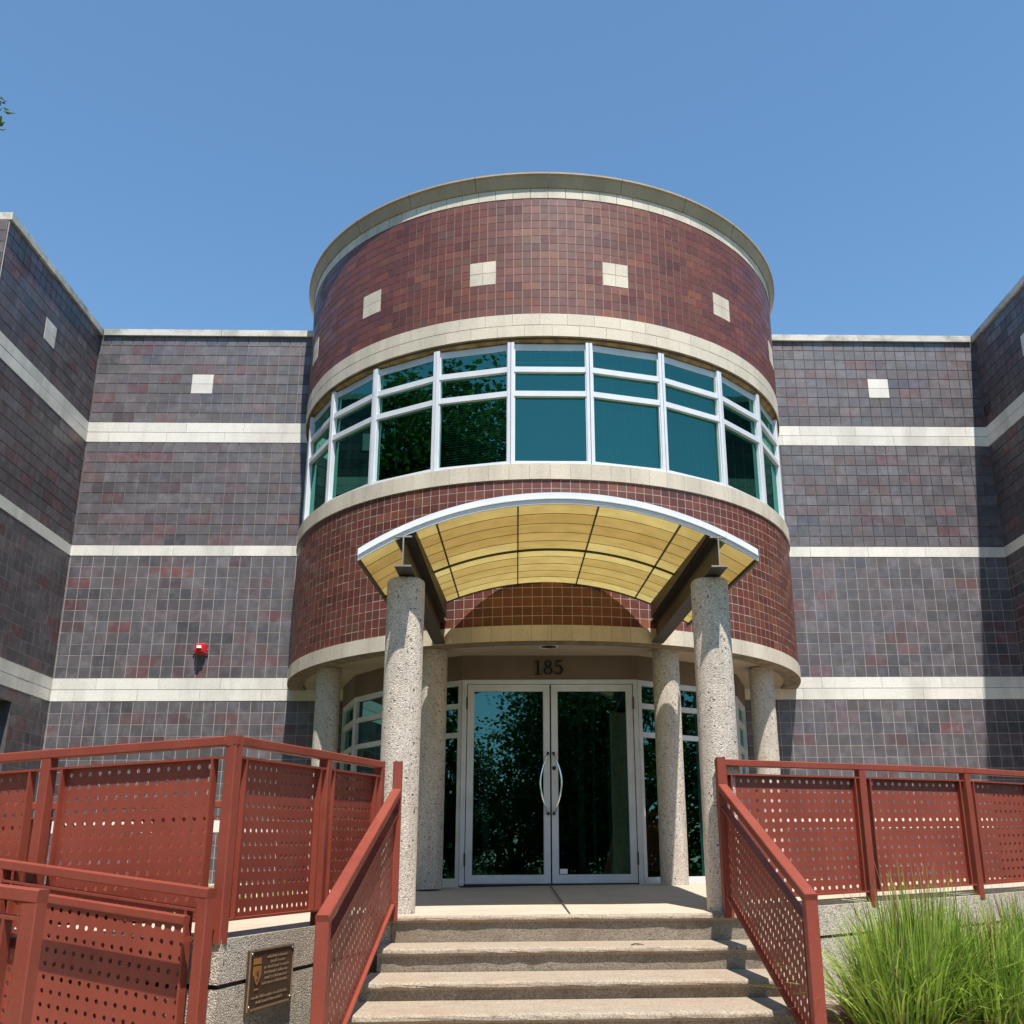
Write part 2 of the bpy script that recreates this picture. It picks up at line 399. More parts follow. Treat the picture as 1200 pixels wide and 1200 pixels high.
lo = m.build("landing", M_SLAB, recalc=True); lo.data.materials.append(M_WALLC)
bm = bmesh.new(); bm.from_mesh(lo.data)
for f in bm.faces:
    if abs(f.normal.z) < 0.5: f.material_index = 1
bmesh.ops.triangulate(bm, faces=[f for f in bm.faces if len(f.verts) > 4]); bm.to_mesh(lo.data); bm.free()
tag(lo, kind='structure')
# expansion joint across the landing
m = MB()
for y0, y1, x0, x1 in ((7.47, 8.4, 0.0, -0.005), (8.4, 11.2, -0.005, -0.02)):
    m.quad([(x0 - .006, y0, zland(x0, y0) + .004), (x0 + .006, y0, zland(x0, y0) + .004), (x1 + .006, y1, zland(x1, y1) + .004), (x1 - .006, y1, zland(x1, y1) + .004)])
m.build("expansion_joint", M_JOINT, lo)

# steps: long treads with rounded noses
def step_bar(x0, x1, yn, yb, zt, zb, jit):
    prof = []
    r = 0.028
    prof.append((yb, zt))
    for k in range(6):
        a = math.pi / 2 * k / 5
        prof.append((yn + r - r * math.sin(a), zt - r + r * math.cos(a)))
    prof.append((yn + .024, zt - .045)); prof.append((yn + .034, zb)); prof.append((yb, zb))
    nx = 26; vs = []; L = len(prof)
    for i in range(nx + 1):
        x = x0 + (x1 - x0) * i / nx
        for q, (y, z) in enumerate(prof):
            j = jit * random.uniform(-1, 1) if 1 <= q <= 6 else 0
            jz = 0.6 * j if 0 < q < 7 else 0
            vs.append((x, y + j, z + jz))
    fs = [(i * L + q, (i + 1) * L + q, (i + 1) * L + (q + 1) % L, i * L + (q + 1) % L) for i in range(nx) for q in range(L)]
    fs += [tuple(range(L)), tuple(range(nx * L + L - 1, nx * L - 1, -1))]
    m.add(vs, fs, smooth=False)
m = MB()
STEPS = [(7.40, -0.336), (6.90, -0.503), (6.35, -0.642), (5.80, -0.742), (5.25, -0.86), (4.70, -0.98)]
for i, (yn, zt) in enumerate(STEPS):
    yb = 7.60 if i == 0 else STEPS[i - 1][0] + .03
    zb = STEPS[i + 1][1] - .004 if i < 5 else GZ - .02
    fl = 0.10 * (7.45 - yn) / 1.65
    step_bar(-1.205 - fl, 1.30 + fl, yn, yb, zt + (0.003 if i == 0 else 0), zb, 0.003)
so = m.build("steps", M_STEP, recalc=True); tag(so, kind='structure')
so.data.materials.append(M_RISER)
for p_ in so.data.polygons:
    if p_.normal.y < -.75: p_.material_index = 1  # forward-facing faces take the darker, more mottled concrete

# retaining walls under the terrace edge (a gap of 2 cm under the slab)
def wall_along(name, pts, off, label, zbot=GZ - .05, thick=0.25):
    m = MB()
    P = [Vector(p) for p in pts]
    nrm = []
    for i in range(len(P)):
        d = (P[min(i + 1, len(P) - 1)] - P[max(i - 1, 0)]).normalized()
        nrm.append(Vector((d.y, -d.x)))
    outer = [p + q * off for p, q in zip(P, nrm)]; inner = [p - q * thick for p, q in zip(P, nrm)]
    poly = [(p.x, p.y) for p in outer] + [(p.x, p.y) for p in reversed(inner)]
    m.prism(poly, zbot, lambda x, y: zland(x, y) - 0.222)
    o = m.build(name, M_WALLC, recalc=True)
    m2 = MB()
    P2 = [p - q * .03 for p, q in zip(P, nrm)]
    poly = [(p.x, p.y) for p in P2] + [(p.x, p.y) for p in reversed(inner)]
    m2.prism(poly, lambda x, y: zland(x, y) - 0.2215, lambda x, y: zland(x, y) - 0.2005)
    m2.build("recessed_joint", M_JOINT, o, recalc=True)
    return tag(o, label, "retaining wall")
wall_along("retaining_wall", R_EDGE, -0.004, "rough concrete retaining wall behind the ornamental grass, right of the steps")
wall_along("retaining_wall", [L_C, L_B, L_A, Vector((-1.24, 7.6))], -0.004, "rough concrete retaining wall carrying the bronze plaque, left of the steps")

# lower ramp between the two nearest rails
A0, A1 = Vector((-1.832, 5.17)), Vector((-3.12, 5.80))
B0, B1 = Vector((-2.075, 3.90)), Vector((-3.20, 4.16))
def zramp(x, y): return -1.06 + 0.115 * max(0.0, -1.8 - x)
m = MB()
dA = (A1 - A0).normalized(); dB = (B1 - B0).normalized()
rp = [A0 + Vector((.03, .06)), A0 + dA * 4.5 + Vector((.03, .06)), B0 + dB * 4.5 + Vector((0, -.06)), B0 + Vector((.03, -.06))]
m.prism([(p.x, p.y) for p in reversed(rp)], GZ - .05, lambda x, y: zramp(x, y))
tag(m.build("ramp", M_SLAB, recalc=True), kind='structure')
# planting soil on both sides
m = MB(); m.quad([(1.42, 4.6, GZ + .09), (6.3, 4.6, GZ + .09), (6.3, 10.9, GZ + .11), (1.42, 8.0, GZ + .11)])
tag(m.build("planting_soil_ground", M_SOIL), kind='structure')
m = MB(); m.quad([(-6.44, 7.0, -.86), (-2.52, 7.0, -.86), (-2.52, 13.5, -.66), (-6.44, 13.5, -.66)])
tag(m.build("lawn", M_LAWN), kind='structure')

# ------------------------------------------------------------------ the building
bld = thing("office_building", "dark plum tiled building with cream bands, projecting wings and a red tiled round entrance tower", "building", (0, DW, GZ))
def B(mb, name, mat, parent=None, **k):
    o = mb.build(name, mat, parent or bld, **k)
    if not parent: at0(bld, o)
    return o

def tile(mb, p00, p10, p11, p01, nrm, depth, col, jit=0.0009):
    nrm = Vector(nrm)
    f = [Vector(p) + nrm * random.uniform(-jit, jit) for p in (p00, p10, p11, p01)]
    b = [Vector(p) - nrm * depth for p in (p00, p10, p11, p01)]
    mb.quad(f, col)
    for i in range(4):
        j = (i + 1) % 4
        mb.quad([b[i], b[j], f[j], f[i]], col)

def rtint(): return (random.random(), random.random(), random.random())

def tiled_wall(org, ud, nrm, length, ztop, holes, squares, phase, name_wall):
    """flat wall of square tiles; org = point at u=0 (z ignored). returns meshes: tiles, bands"""
    org = Vector((org[0], org[1], 0)); ud = Vector(ud); nrm = Vector(nrm); up = Vector((0, 0, 1))
    J = 0.0048; JV = 0.0039
    tiles, back, bands = MB(), MB(), []
    zones = [(ZC0, 9, 't'), (Z11, 2, 's'), (Z10, 10, 't'), (Z21, 1, 's'), (Z20, 11, 't'), (Z31, 2, 's'), (Z30, 10, 't'), (None, 1, 's'), (None, 5, 't')]
    z = ZC0
    row = 0
    ends = [ZC0, Z11, Z10, Z21, Z20, Z31, Z30, Z41, Z40, Z40 - 5 * T]
    for zi, (_, nrow, kind) in enumerate(zones):
        dep = 0.013 if zi < 3 else 0.0021
        if kind == 's': dep = 0.012
        if kind == 's': stones = MB(); bands.append(stones)
        zt, zb = ends[zi], ends[zi + 1]
        h = (zt - zb) / nrow
        for r_ in range(nrow):
            z1, z0 = zt - r_ * h, zt - (r_ + 1) * h
            row += 1
            if kind == 't':
                off = (row % 2)
                u = -phase
                k = 0
                pend = None
                while u < length - 1e-4:
                    a, b_ = max(u, 0.0), min(u + T, length)
                    if (k + off) % 2 == 0 or pend is None: pend = (min(0.999, abs(random.gauss(0.36, 0.28))) if random.random() < .92 else random.uniform(.8, 1), random.random(), random.random())
                    cu_, cz = (a + b_) / 2, (z0 + z1) / 2
                    skip = (b_ - a) < 0.0075
                    for (h0, h1, hz0, hz1) in holes + squares:
                        if h0 < cu_ < h1 and hz0 < cz < hz1: skip = True
                    if not skip:
                        c = (min(.999, max(0, pend[0] + random.uniform(-.05, .05))), min(1, max(0, pend[1] + random.uniform(-.2, .2))), pend[2])
                        q = [org + ud * (a + JV) + up * (z0 + J), org + ud * (b_ - JV) + up * (z0 + J), org + ud * (b_ - JV) + up * (z1 - J), org + ud * (a + JV) + up * (z1 - J)]
                        tile(tiles, *q, nrm, dep, c)
                    u += T; k += 1
            else:
                wst = 0.81
                u = -phase - (wst * 0.45 if row % 2 else 0.1)
                while u < length - 1e-4:
                    a, b_ = max(u, 0.0), min(u + wst, length)
                    if b_ - a > .01:
                        q = [org + ud * (a + .0018) + up * (z0 + .0034), org + ud * (b_ - .0018) + up * (z0 + .0034), org + ud * (b_ - .0018) + up * (z1 - .0034), org + ud * (a + .0018) + up * (z1 - .0034)]
                        off_ = nrm * 0.004
                        tile(stones, *[p + off_ for p in q], nrm, 0.012, rtint(), .0012)
                    u += wst
    inl = MB()
    for (h0, h1, hz0, hz1) in squares:
        for i in range(2):
            zz0 = hz0 + (hz1 - hz0) * i / 2; zz1 = hz0 + (hz1 - hz0) * (i + 1) / 2
            q = [org + ud * (h0 + .003) + up * (zz0 + .003), org + ud * (h1 - .003) + up * (zz0 + .003), org + ud * (h1 - .003) + up * (zz1 - .003), org + ud * (h0 + .003) + up * (zz1 - .003)]
            tile(inl, *[p + nrm * .003 for p in q], nrm, 0.011, rtint(), .0008)
    # grout backing, split round the holes, set back by the depth of each zone's joints
    us = sorted({-0.012, length + 0.012} | {h for H in holes for h in H[:2]})
    for zi, (_, nrow, kind) in enumerate(zones):
        dep = 0.013 if (zi < 3 or kind == 's') else 0.0021
        o2 = org - nrm * dep
        zs = sorted({ends[zi], ends[zi + 1]} | {h for H in holes for h in H[2:] if ends[zi + 1] < h < ends[zi]})
        for i in range(len(us) - 1):
            for j in range(len(zs) - 1):
                cu_, cz = (us[i] + us[i + 1]) / 2, (zs[j] + zs[j + 1]) / 2
                if any(h0 < cu_ < h1 and hz0 < cz < hz1 for (h0, h1, hz0, hz1) in holes): continue
                back.quad([o2 + ud * us[i] + up * zs[j], o2 + ud * us[i + 1] + up * zs[j], o2 + ud * us[i + 1] + up * zs[j + 1], o2 + ud * us[i] + up * zs[j + 1]])
    w = B(tiles, name_wall, M_WTILE)
    gp = back.build("grout", M_WGROUT, w)
    for st in bands: B(st, "stone_band", M_STONE)
    if squares: B(inl, "stone_inlay", M_STONE)
    return w

SQZ = (ZC0 - 6 * T, ZC0 - 4 * T)
# back wall, left: u from X=-WX to -2.2 ; squares are two tiles wide
LB = WX - 2.2
sq = -4.915 + WX
phL = T - ((sq - T) % T)
tiled_wall((-WX, DW), (1, 0, 0), (0, -1, 0), LB, ZC0, [], [(sq - T, sq + T, *SQZ)], phL, "rear_wall")
sqr = 4.935 - 2.2
tiled_wall((2.2, DW), (1, 0, 0), (0, -1, 0), LB, ZC0, [], [(sqr - T, sqr + T, *SQZ)], T - ((sqr - T) % T), "rear_wall")
# wing walls facing each other
LW = DW - YF
sw = 12.06 - YF
hole = [(0.25, 12.52 - YF, -0.9, 1.9026)]
tiled_wall((-WX, YF), (0, 1, 0), (1, 0, 0), LW, ZC0, hole, [(sw - T, sw + T, *SQZ)], T - ((sw - T) % T), "wing_wall")
swr = DW - 12.06
tiled_wall((WX, DW), (0, -1, 0), (-1, 0, 0), LW, ZC0, [], [(swr - T, swr + T, *SQZ)], T - ((swr - T) % T), "wing_wall")
# wing fronts
tiled_wall((-WX - 3.2, YF), (1, 0, 0), (0, -1, 0), 3.2, ZC0, [], [], 0.0, "wing_front_wall")
tiled_wall((WX, YF), (1, 0, 0), (0, -1, 0), 3.2, ZC0, [], [], 0.0, "wing_front_wall")
# recessed opening in the left wing: reveal, dark window
m = MB()
m.box(-WX - .24, -WX - .002, 12.52, 12.60, -.9, 1.905); m.box(-WX - .24, -WX - .006, YF + .25, 12.52, 1.905, 1.96)
B(m, "window_reveal", M_WTILE)
m = MB(); m.box(-WX - .24, -WX - .2, YF + .25, 12.52, -.9, 1.90)
wrec = B(m, "wing_window", M_DARK)
m = MB(); m.quad([(-WX - .19, YF + .25, -.9), (-WX - .19, 12.5, -.9), (-WX - .19, 12.5, 1.9), (-WX - .19, YF + .25, 1.9)])
m.build("pane", M_DGLASS, wrec)
# coping
def coping(a, b, nrm):
    m = MB(); a = Vector(a); b = Vector(b); nrm = Vector(nrm); L = (b - a).length; d = (b - a) / L
    k = max(1, round(L / 1.55)); s = L / k
    for i in range(k):
        o = a + d * (s * i + .003) + nrm * .035
        m.obox(o, d * (s - .006), -nrm * .36, (0, 0, ZC1 - ZC0), rtint())
    B(m, "coping", M_COPING)
coping((-WX + .05, DW, ZC0), (-3.0, DW, ZC0), (0, -1, 0)); coping((3.0, DW, ZC0), (WX - .05, DW, ZC0), (0, -1, 0))
coping((-WX, YF, ZC0 + .002), (-WX, DW + .3, ZC0 + .002), (1, 0, 0)); coping((WX, YF, ZC0 + .002), (WX, DW + .3, ZC0 + .002), (-1, 0, 0))
coping((-WX - 3.2, YF, ZC0 + .004), (-WX - .36, YF, ZC0 + .004), (0, -1, 0)); coping((WX + .36, YF, ZC0 + .004), (WX + 3.2, YF, ZC0 + .004), (0, -1, 0))
# roofs and hidden backs (they close the volume)
m = MB()
m.box(-WX - 3.2, WX + 3.2, DW + .31, 26.0, ZC0 - .12, ZC0 - .05)
m.box(-WX - 3.2, -WX - .37, YF + .36, DW + .30, ZC0 - .12, ZC0 - .05); m.box(WX + .37, WX + 3.2, YF + .36, DW + .30, ZC0 - .12, ZC0 - .05)
m.box(-WX - 3.2, WX + 3.2, 26.0, 26.2, GZ, ZC0); m.box(-WX - 3.4, -WX - 3.21, YF, 26.0, GZ, ZC0); m.box(WX + 3.21, WX + 3.4, YF, 26.0, GZ, ZC0)
B(m, "roof", M_COPING)

# ---- rotunda
DT = 1.79                                   # degrees per tile
def rp_(deg, r, z): return Vector((r * math.sin(R(deg)), CY - r * math.cos(R(deg)), z))
def drum_zone(zt, zb, nrow, name, squares=None, dep=0.0011):
    tiles = MB(); h = (zt - zb) / nrow; J = 0.0036; JD = math.degrees(0.0028 / RD)
    for r_ in range(nrow):
        z1, z0 = zt - r_ * h, zt - (r_ + 1) * h
        pend = None
        for k in range(-58, 58):
            if (k + r_) % 2 == 0 or pend is None: pend = (random.random() ** 1.3 if random.random() < .93 else random.uniform(.88, 1), random.random(), random.random())
            if squares and r_ in (8, 9, 10):
                kk = k if k >= 0 else -k - 1
                if kk % 15 in (6, 7, 8): continue
            a0, a1 = k * DT + JD, (k + 1) * DT - JD
            am = (a0 + a1) / 2
            q = [rp_(a0, RD, z0 + J), rp_(a1, RD, z0 + J), rp_(a1, RD, z1 - J), rp_(a0, RD, z1 - J)]
            c = (min(.999, max(0, pend[0] + random.uniform(-.06, .06))), min(1, max(0, pend[1] + random.uniform(-.25, .25))), pend[2])
            tile(tiles, *q, (math.sin(R(am)), -math.cos(R(am)), 0), dep, c, 0.0010)
    o = B(tiles, name, M_DTILE)
    gr = MB(); gr.lathe([(RD - dep, zb), (RD - dep, zt)], n=116, a0=R(-58 * DT), a1=R(58 * DT), center=(0, CY), smooth=False)
    gr.build("grout", M_DGROUT, o)
    return o
drum_zone(7.577, 6.024, 15, "rotunda_wall", True, 0.0048)
drum_zone(3.985, 2.366, 16, "rotunda_wall")
# stone inlays of two courses
hz = (7.577 - 6.024) / 15
for c in range(-4, 4):
    m = MB()
    k0 = c * 15 + 6
    z1, z0 = 7.577 - 8 * hz, 7.577 - 11 * hz
    for i in range(2):
        for j in range(2):
            a0, a1 = (k0 + 1.5 * j) * DT + .05, (k0 + 1.5 * (j + 1)) * DT - .05
            b0 = z0 + (z1 - z0) * i / 2 + .003; b1 = z0 + (z1 - z0) * (i + 1) / 2 - .003
            am = (a0 + a1) / 2
            tile(m, rp_(a0, RD + .003, b0), rp_(a1, RD + .003, b0), rp_(a1, RD + .003, b1), rp_(a0, RD + .003, b1), (math.sin(R(am)), -math.cos(R(am)), 0), .0115, rtint(), .0008)
    B(m, "stone_inlay", M_DSTONE)
# stone courses round the drum
def ring_course(zt, zb, r, step, off, name="stone_band", gap=.022, mat=None, depth=.06):
    m = MB(); a = -104 + off
    while a < 104:
        a0, a1 = a + gap, a + step - gap
        sub = 2
        for s in range(sub):
            b0 = a0 + (a1 - a0) * s / sub; b1 = a0 + (a1 - a0) * (s + 1) / sub
            am = (a0 + a1) / 2
            if s == 0: c = rtint(); j = random.uniform(-.0012, .0012)
            P = [rp_(b0, r + j, zb), rp_(b1, r + j, zb), rp_(b1, r + j, zt), rp_(b0, r + j, zt)]
            Q = [rp_(b0, r - depth, zb), rp_(b1, r - depth, zb), rp_(b1, r - depth, zt), rp_(b0, r - depth, zt)]
            m.quad(P, c); m.quad([Q[0], Q[1], P[1], P[0]], c); m.quad([P[3], P[2], Q[2], Q[3]], c)
            if s == 0: m.quad([Q[0], P[0], P[3], Q[3]], c)
            if s == sub - 1: m.quad([P[1], Q[1], Q[2], P[2]], c)
        a += step
    return B(m, name, mat or M_DSTONE)
ring_course(7.712, 7.580, RD + .005, 3.58, 0.0, gap=.045)
ring_course(6.021, 5.880, RD + .006, 5.37, 0.0)
ring_course(5.873, 5.735, RD + .006, 5.37, 2.4)
ring_course(4.170, 3.988, RD + .016, 3.83, 0.4, depth=.14)
ring_course(2.363, 2.198, RD + .014, 3.58, 0.0, depth=.20)
m = MB(); m.lathe([(RD - .02, 3.98), (RD - .02, 6.03)], n=100, a0=R(-104), a1=R(-86), center=(0, CY), smooth=False)
m.lathe([(RD - .02, 3.98), (RD - .02, 6.03)], n=10, a0=R(86), a1=R(104), center=(0, CY), smooth=False)
m.lathe([(RD - .012, 5.70), (RD - .012, 7.72)], n=80, a0=R(-104), a1=R(104), center=(0, CY), smooth=False)
m.lathe([(RD - .012, 2.2), (RD - .012, 4.0)], n=80, a0=R(-104), a1=R(104), center=(0, CY), smooth=False)
B(m, "band_joint", M_JOINT)
# rusty underside of the lintel course
m = MB(); m.lathe([(3.10, 5.676), (3.20, 5.680), (3.31, 5.694), (RD + .001, 5.733)], n=90, a0=R(-100), a1=R(100), center=(0, CY), smooth=False)
B(m, "lintel_underside", M_RUST)
# cap: flared cornice in segments
a = -105.0
m = MB()
while a < 105:
    a0, a1 = a + .05, a + 15.0 - .05
    c = rtint()
    m.lathe([(RD - .02, 7.712), (RD + .018, 7.716), (RD + .030, 7.745), (3.425, 7.845), (3.447, 7.862), (3.447, 7.884), (3.36, 7.90), (3.0, 7.89)], n=10, a0=R(a0), a1=R(a1), center=(0, CY), col=c, smooth=False)
    a += 15.0
B(m, "cornice", M_CAP)
m = MB(); m.lathe([(0.01, 7.80), (3.2, 7.80)], n=60, center=(0, CY)); m.lathe([(RD - .03, 7.2), (RD - .03, 7.85)], n=60, a0=R(100), a1=R(260), center=(0, CY))
B(m, "rotunda_roof", M_COPING)

# ---- upper band of windows
PA = 15.33; RA = 3.296
HWID = RA * math.tan(R(PA / 2))
BLIND = {-5: 0, -4: 0.25, -3: 0, -2: 0, -1: 1.0, 0: 0.10, 1: 1.0, 2: 0.97, 3: 1.0, 4: 0.3, 5: 0}
for k in range(-5, 6):
    ang = R(k * PA)
    nv = Vector((math.sin(ang), -math.cos(ang), 0)); ev = Vector((math.cos(ang), math.sin(ang), 0)); up = Vector((0, 0, 1))
    ctr = Vector((0, CY, 0)) + nv * RA
    def P(u, d, z): return ctr + ev * u + nv * d + up * z
    m = MB()
    def fb(u0, u1, d0, d1, z0, z1): m.obox(P(u0, d0, z0), ev * (u1 - u0), nv * (d1 - d0), up * (z1 - z0))
    W = HWID - .0015
    for s in (-1, 1):
        u0, u1 = sorted((s * W, s * (W - .034)))
        fb(u0, u1, -.09, .022, 4.172, 5.674)
        u2, u3 = sorted((s * (W - .034), s * (W - .046)))
        fb(u2, u3, -.07, .004, 4.222, 5.592)
    X = W - .0345
    for z0, z1, d in ((4.172, 4.219, .016), (5.006, 5.070, .012), (5.307, 5.371, .012), (5.595, 5.674, -.024)):
        fb(-X, X, -.075, d, z0, z1)
    w = B(m, "window", M_ALU)
    g_ = MB()
    for z0, z1 in ((4.219, 5.006), (5.070, 5.307), (5.371, 5.595)):
        g_.quad([P(-X, -.035, z0), P(X, -.035, z0), P(X, -.035, z1), P(-X, -.035, z1)])
    g_.build("pane", M_GLASS, w)
    cov = BLIND[k]
    if cov > 0:
        b = MB(); z = 5.62; pitch = 0.030
        zend = 5.66 - cov * 1.42
        while z > zend:
            o = P(-X + .02, -.17, z); d1 = (nv * .022 + up * (-.016 + random.uniform(-.001, .001)))
            b.obox(o, ev * (2 * X - .04), d1, Vector((0, 0, .0012)))
            z -= pitch
        b.obox(P(-X + .02, -.175, zend - .02), ev * (2 * X - .04), nv * .03, up * .018)
        for uu in (-X * .55, 0.02, X * .6):
            b.obox(P(uu, -.135, zend), ev * .004, nv * .003, up * (5.66 - zend))
        bo = b.build("blind", M_BLIND, w)
    else:
        b = MB()
        b.tube([P(-X * .6, -.12, 5.6), P(-X * .58, -.12, 5.0), P(-X * .5, -.12, 4.4)], .0025, 5)
        b.tube([P(-X * .57, -.12, 5.6), P(-X * .55, -.12, 4.9), P(-X * .44, -.12, 4.3)], .0025, 5)
        b.obox(P(-X + .02, -.17, 5.60), ev * (2 * X - .04), nv * .05, up * .05)
        b.build("blind_cord", M_CORD, w)
# rooms behind the glass
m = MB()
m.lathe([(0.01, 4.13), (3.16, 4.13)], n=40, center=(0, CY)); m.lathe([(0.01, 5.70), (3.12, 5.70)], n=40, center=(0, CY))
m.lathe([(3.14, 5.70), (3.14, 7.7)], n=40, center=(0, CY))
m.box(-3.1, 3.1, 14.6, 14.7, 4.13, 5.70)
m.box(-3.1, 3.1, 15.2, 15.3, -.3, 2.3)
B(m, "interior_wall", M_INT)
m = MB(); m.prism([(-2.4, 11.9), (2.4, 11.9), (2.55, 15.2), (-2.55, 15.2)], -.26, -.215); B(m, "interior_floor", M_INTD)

# ---- recessed storefront under the rotunda
RI = 2.65
FA = [21.5, 42.0, 62.0, 82.0]
m = MB(); m.lathe([(2.45, 2.216), (3.165, 2.216)], n=80, a0=R(-98), a1=R(98), center=(0, CY), smooth=False); B(m, "soffit", M_SOFFIT)
m = MB(); m.lathe([(3.165, 2.216), (3.165, 2.193), (RD + .012, 2.193)], n=80, a0=R(-98), a1=R(98), center=(0, CY), smooth=False); B(m, "drip_ring", M_GRIME)
m = MB()
angs = [-98, -90] + [-a for a in reversed(FA)] + FA + [90, 98]
for i in range(len(angs) - 1):
    a0, a1 = angs[i], angs[i + 1]
    zb = 1.945 if a0 >= -82 and a1 <= 82 else -.3
    p0, p1 = rp_(a0, RI + .012, 0), rp_(a1, RI + .012, 0)
    for s0 in range(1):
        m.quad([(p0.x, p0.y, zb), (p1.x, p1.y, zb), (p1.x, p1.y, 2.216), (p0.x, p0.y, 2.216)])
        if zb > 0:
            q0, q1 = rp_(a0, RI - .12, 0), rp_(a1, RI - .12, 0)
            m.quad([(q0.x, q0.y, zb), (q1.x, q1.y, zb), (p1.x, p1.y, zb), (p0.x, p0.y, zb)])
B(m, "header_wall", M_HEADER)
def facet(a0, a1):
    p0, p1 = rp_(a0, RI, 0), rp_(a1, RI, 0)
    ev = (p1 - p0); L = ev.length; ev /= L
    nv = Vector((ev.y, -ev.x, 0))
    return p0, ev, nv, L
zf = -.215
for a0, a1 in [(FA[i], FA[i + 1]) for i in range(3)] + [(-FA[i + 1], -FA[i]) for i in range(3)]:
    p0, ev, nv, L = facet(a0, a1); up = Vector((0, 0, 1))
    m = MB()
    def fb(u0, u1, d0, d1, z0, z1): m.obox(p0 + ev * u0 + nv * d0 + up * z0, ev * (u1 - u0), nv * (d1 - d0), up * (z1 - z0))
    zb_ = zf - .02
    fb(.002, .050, -.09, .005, zb_, 1.944); fb(L - .050, L - .002, -.09, .005, zb_, 1.944)
    for z0, z1 in ((zb_, zf + .07), (1.318, 1.372), (1.632, 1.688), (1.886, 1.944)): fb(.0505, L - .0505, -.08, -.002, z0, z1)
    w = B(m, "side_window", M_ALUD)
    g_ = MB()
    for z0, z1 in ((zf + .07, 1.318), (1.372, 1.632), (1.688, 1.886)):
        q = [p0 + ev * u + nv * -.04 + up * z for u, z in ((.05, z0), (L - .05, z0), (L - .05, z1), (.05, z1))]
        g_.quad(q)
    g_.build("pane", M_DGLASS, w)
# door frame and the two leaves
YD = CY - RI * math.cos(R(21.5))
xe = RI * math.sin(R(21.5))
m = MB()
for s in (-1, 1):
    x0, x1 = sorted((s * (xe - .002), s * .918)); m.box(x0, x1, YD - .02, YD + .10, zf, 1.944)
m.box(-.918, .918, YD - .02, YD + .10, 1.897, 1.944)
B(m, "door_frame", M_ALUD)
m = MB(); m.box(-.917, .917, YD - .05, YD + .10, zf - .02, zf + .012); B(m, "threshold", M_DARK)
for s in (-1, 1):
    m = MB()
    xa, xb = s * .006, s * .912
    def bx(a, b, z0, z1, y0=0.0, y1=.05):
        x0, x1 = sorted((s * a, s * b)); m.box(x0, x1, YD + y0, YD + y1, z0, z1)
    bx(.008, .072, zf + .016, 1.892); bx(.845, .910, zf + .016, 1.892)
    bx(.0722, .8448, 1.818, 1.892, .002); bx(.0722, .8448, zf + .016, -.112, .002)
    bx(.0722, .080, -.111, 1.817, .008); bx(.837, .8448, -.111, 1.817, .008)
    d = B(m, "door", M_ALUD)
    g_ = MB(); x0, x1 = sorted((s * .0722, s * .8448))
    g_.quad([(x0, YD + .025, -.112), (x1, YD + .025, -.112), (x1, YD + .025, 1.818), (x0, YD + .025, 1.818)]); g_.build("pane", M_DGLASS, d)
    h = MB(); pts = []
    for i in range(17):
        t = i / 16; z = .510 + .628 * t
        b_ = math.sin(math.pi * t)
        pts.append((s * (.030 + .085 * b_), YD - .018 - .045 * b_ ** .6, z))
    h.tube([(pts[0][0], YD + .01, pts[0][2])] + pts + [(pts[-1][0], YD + .01, pts[-1][2])], .0105, 10); h.build("handle", M_CHROME, d)
    for z in (.508, 1.140): h = MB(); h.tube([(s * .030, YD + .001, z), (s * .030, YD - .03, z)], .016, 12); h.build("handle_mount", M_DARK, d)
    for z in (-.02, 1.62): h = MB(); h.box(*sorted((s * .909, s * .924)), YD - .028, YD - .0, z, z + .13); h.build("hinge", M_DARK, d)
    if s > 0:
        h = MB(); h.tube([(.036, YD + .001, .985), (.036, YD - .012, .985)], .022, 14); h.build("lock", M_DARK, d)
        h = MB(); h.box(.09, .17, YD + .018, YD + .0225, -.105, -.055); h.build("sticker", M_CORD, d)
# inner vestibule door frames seen through the glass
m = MB()
for x0, x1 in ((-.80, -.73), (.42, .49), (.60, .64), (.80, .86)):
    m.box(x0, x1, 13.4, 13.46, zf, 2.1)
m.box(.49, .80, 13.405, 13.455, 1.5, 1.56); m.box(.49, .80, 13.405, 13.455, -.21, -.1)
B(m, "vestibule_frame", M_ALUD)

# house number in serif figures, built as raised metal
def stroke(mb, pts, ws, o, ex, ez, th, yv):
    """ribbon with varying width in the (ex,ez) plane, raised by th along yv"""
    P = [Vector((a, 0, b)) for a, b in pts]; L = []; Rr = []
    for i, p in enumerate(P):
        d = (P[min(i + 1, len(P) - 1)] - P[max(i - 1, 0)]).normalized()
        q = Vector((-d.z, 0, d.x)) * ws[i] / 2
        L.append(p + q); Rr.append(p - q)
    def W(p, h): return o + ex * p.x + ez * p.z + yv * h
    for i in range(len(P) - 1):
        a, b, c, d = L[i], L[i + 1], Rr[i + 1], Rr[i]
        mb.quad([W(a, th), W(b, th), W(c, th), W(d, th)])
        mb.quad([W(a, 0), W(b, 0), W(b, th), W(a, th)]); mb.quad([W(d, th), W(c, th), W(c, 0), W(d, 0)])
    for i, flip in ((0, 0), (len(P) - 1, 1)):
        mb.quad([W(L[i], 0), W(L[i], th), W(Rr[i], th), W(Rr[i], 0)])
m = MB()
no = Vector((0, YD - .012 - .012, 0)); ex, ez, yv = Vector((1, 0, 0)), Vector((0, 0, 1)), Vector((0, -1, 0))
NH, NZ = 0.158, 2.000
def S(x, z): return (x, NZ + z * NH)
# 1
xo = -.135
stroke(m, [S(xo, 0.03), S(xo, .5), S(xo, .98)], [.024] * 3, no, ex, ez, .018, yv)
stroke(m, [S(xo - .034, .015), S(xo + .034, .015)], [.007, .007], no, ex, ez, .018, yv)
stroke(m, [S(xo - .038, .86), S(xo - .018, .92), S(xo + .006, .985)], [.004, .011, .006], no, ex, ez, .0175, yv)
B(m, "house_number", M_NUM); m = MB()
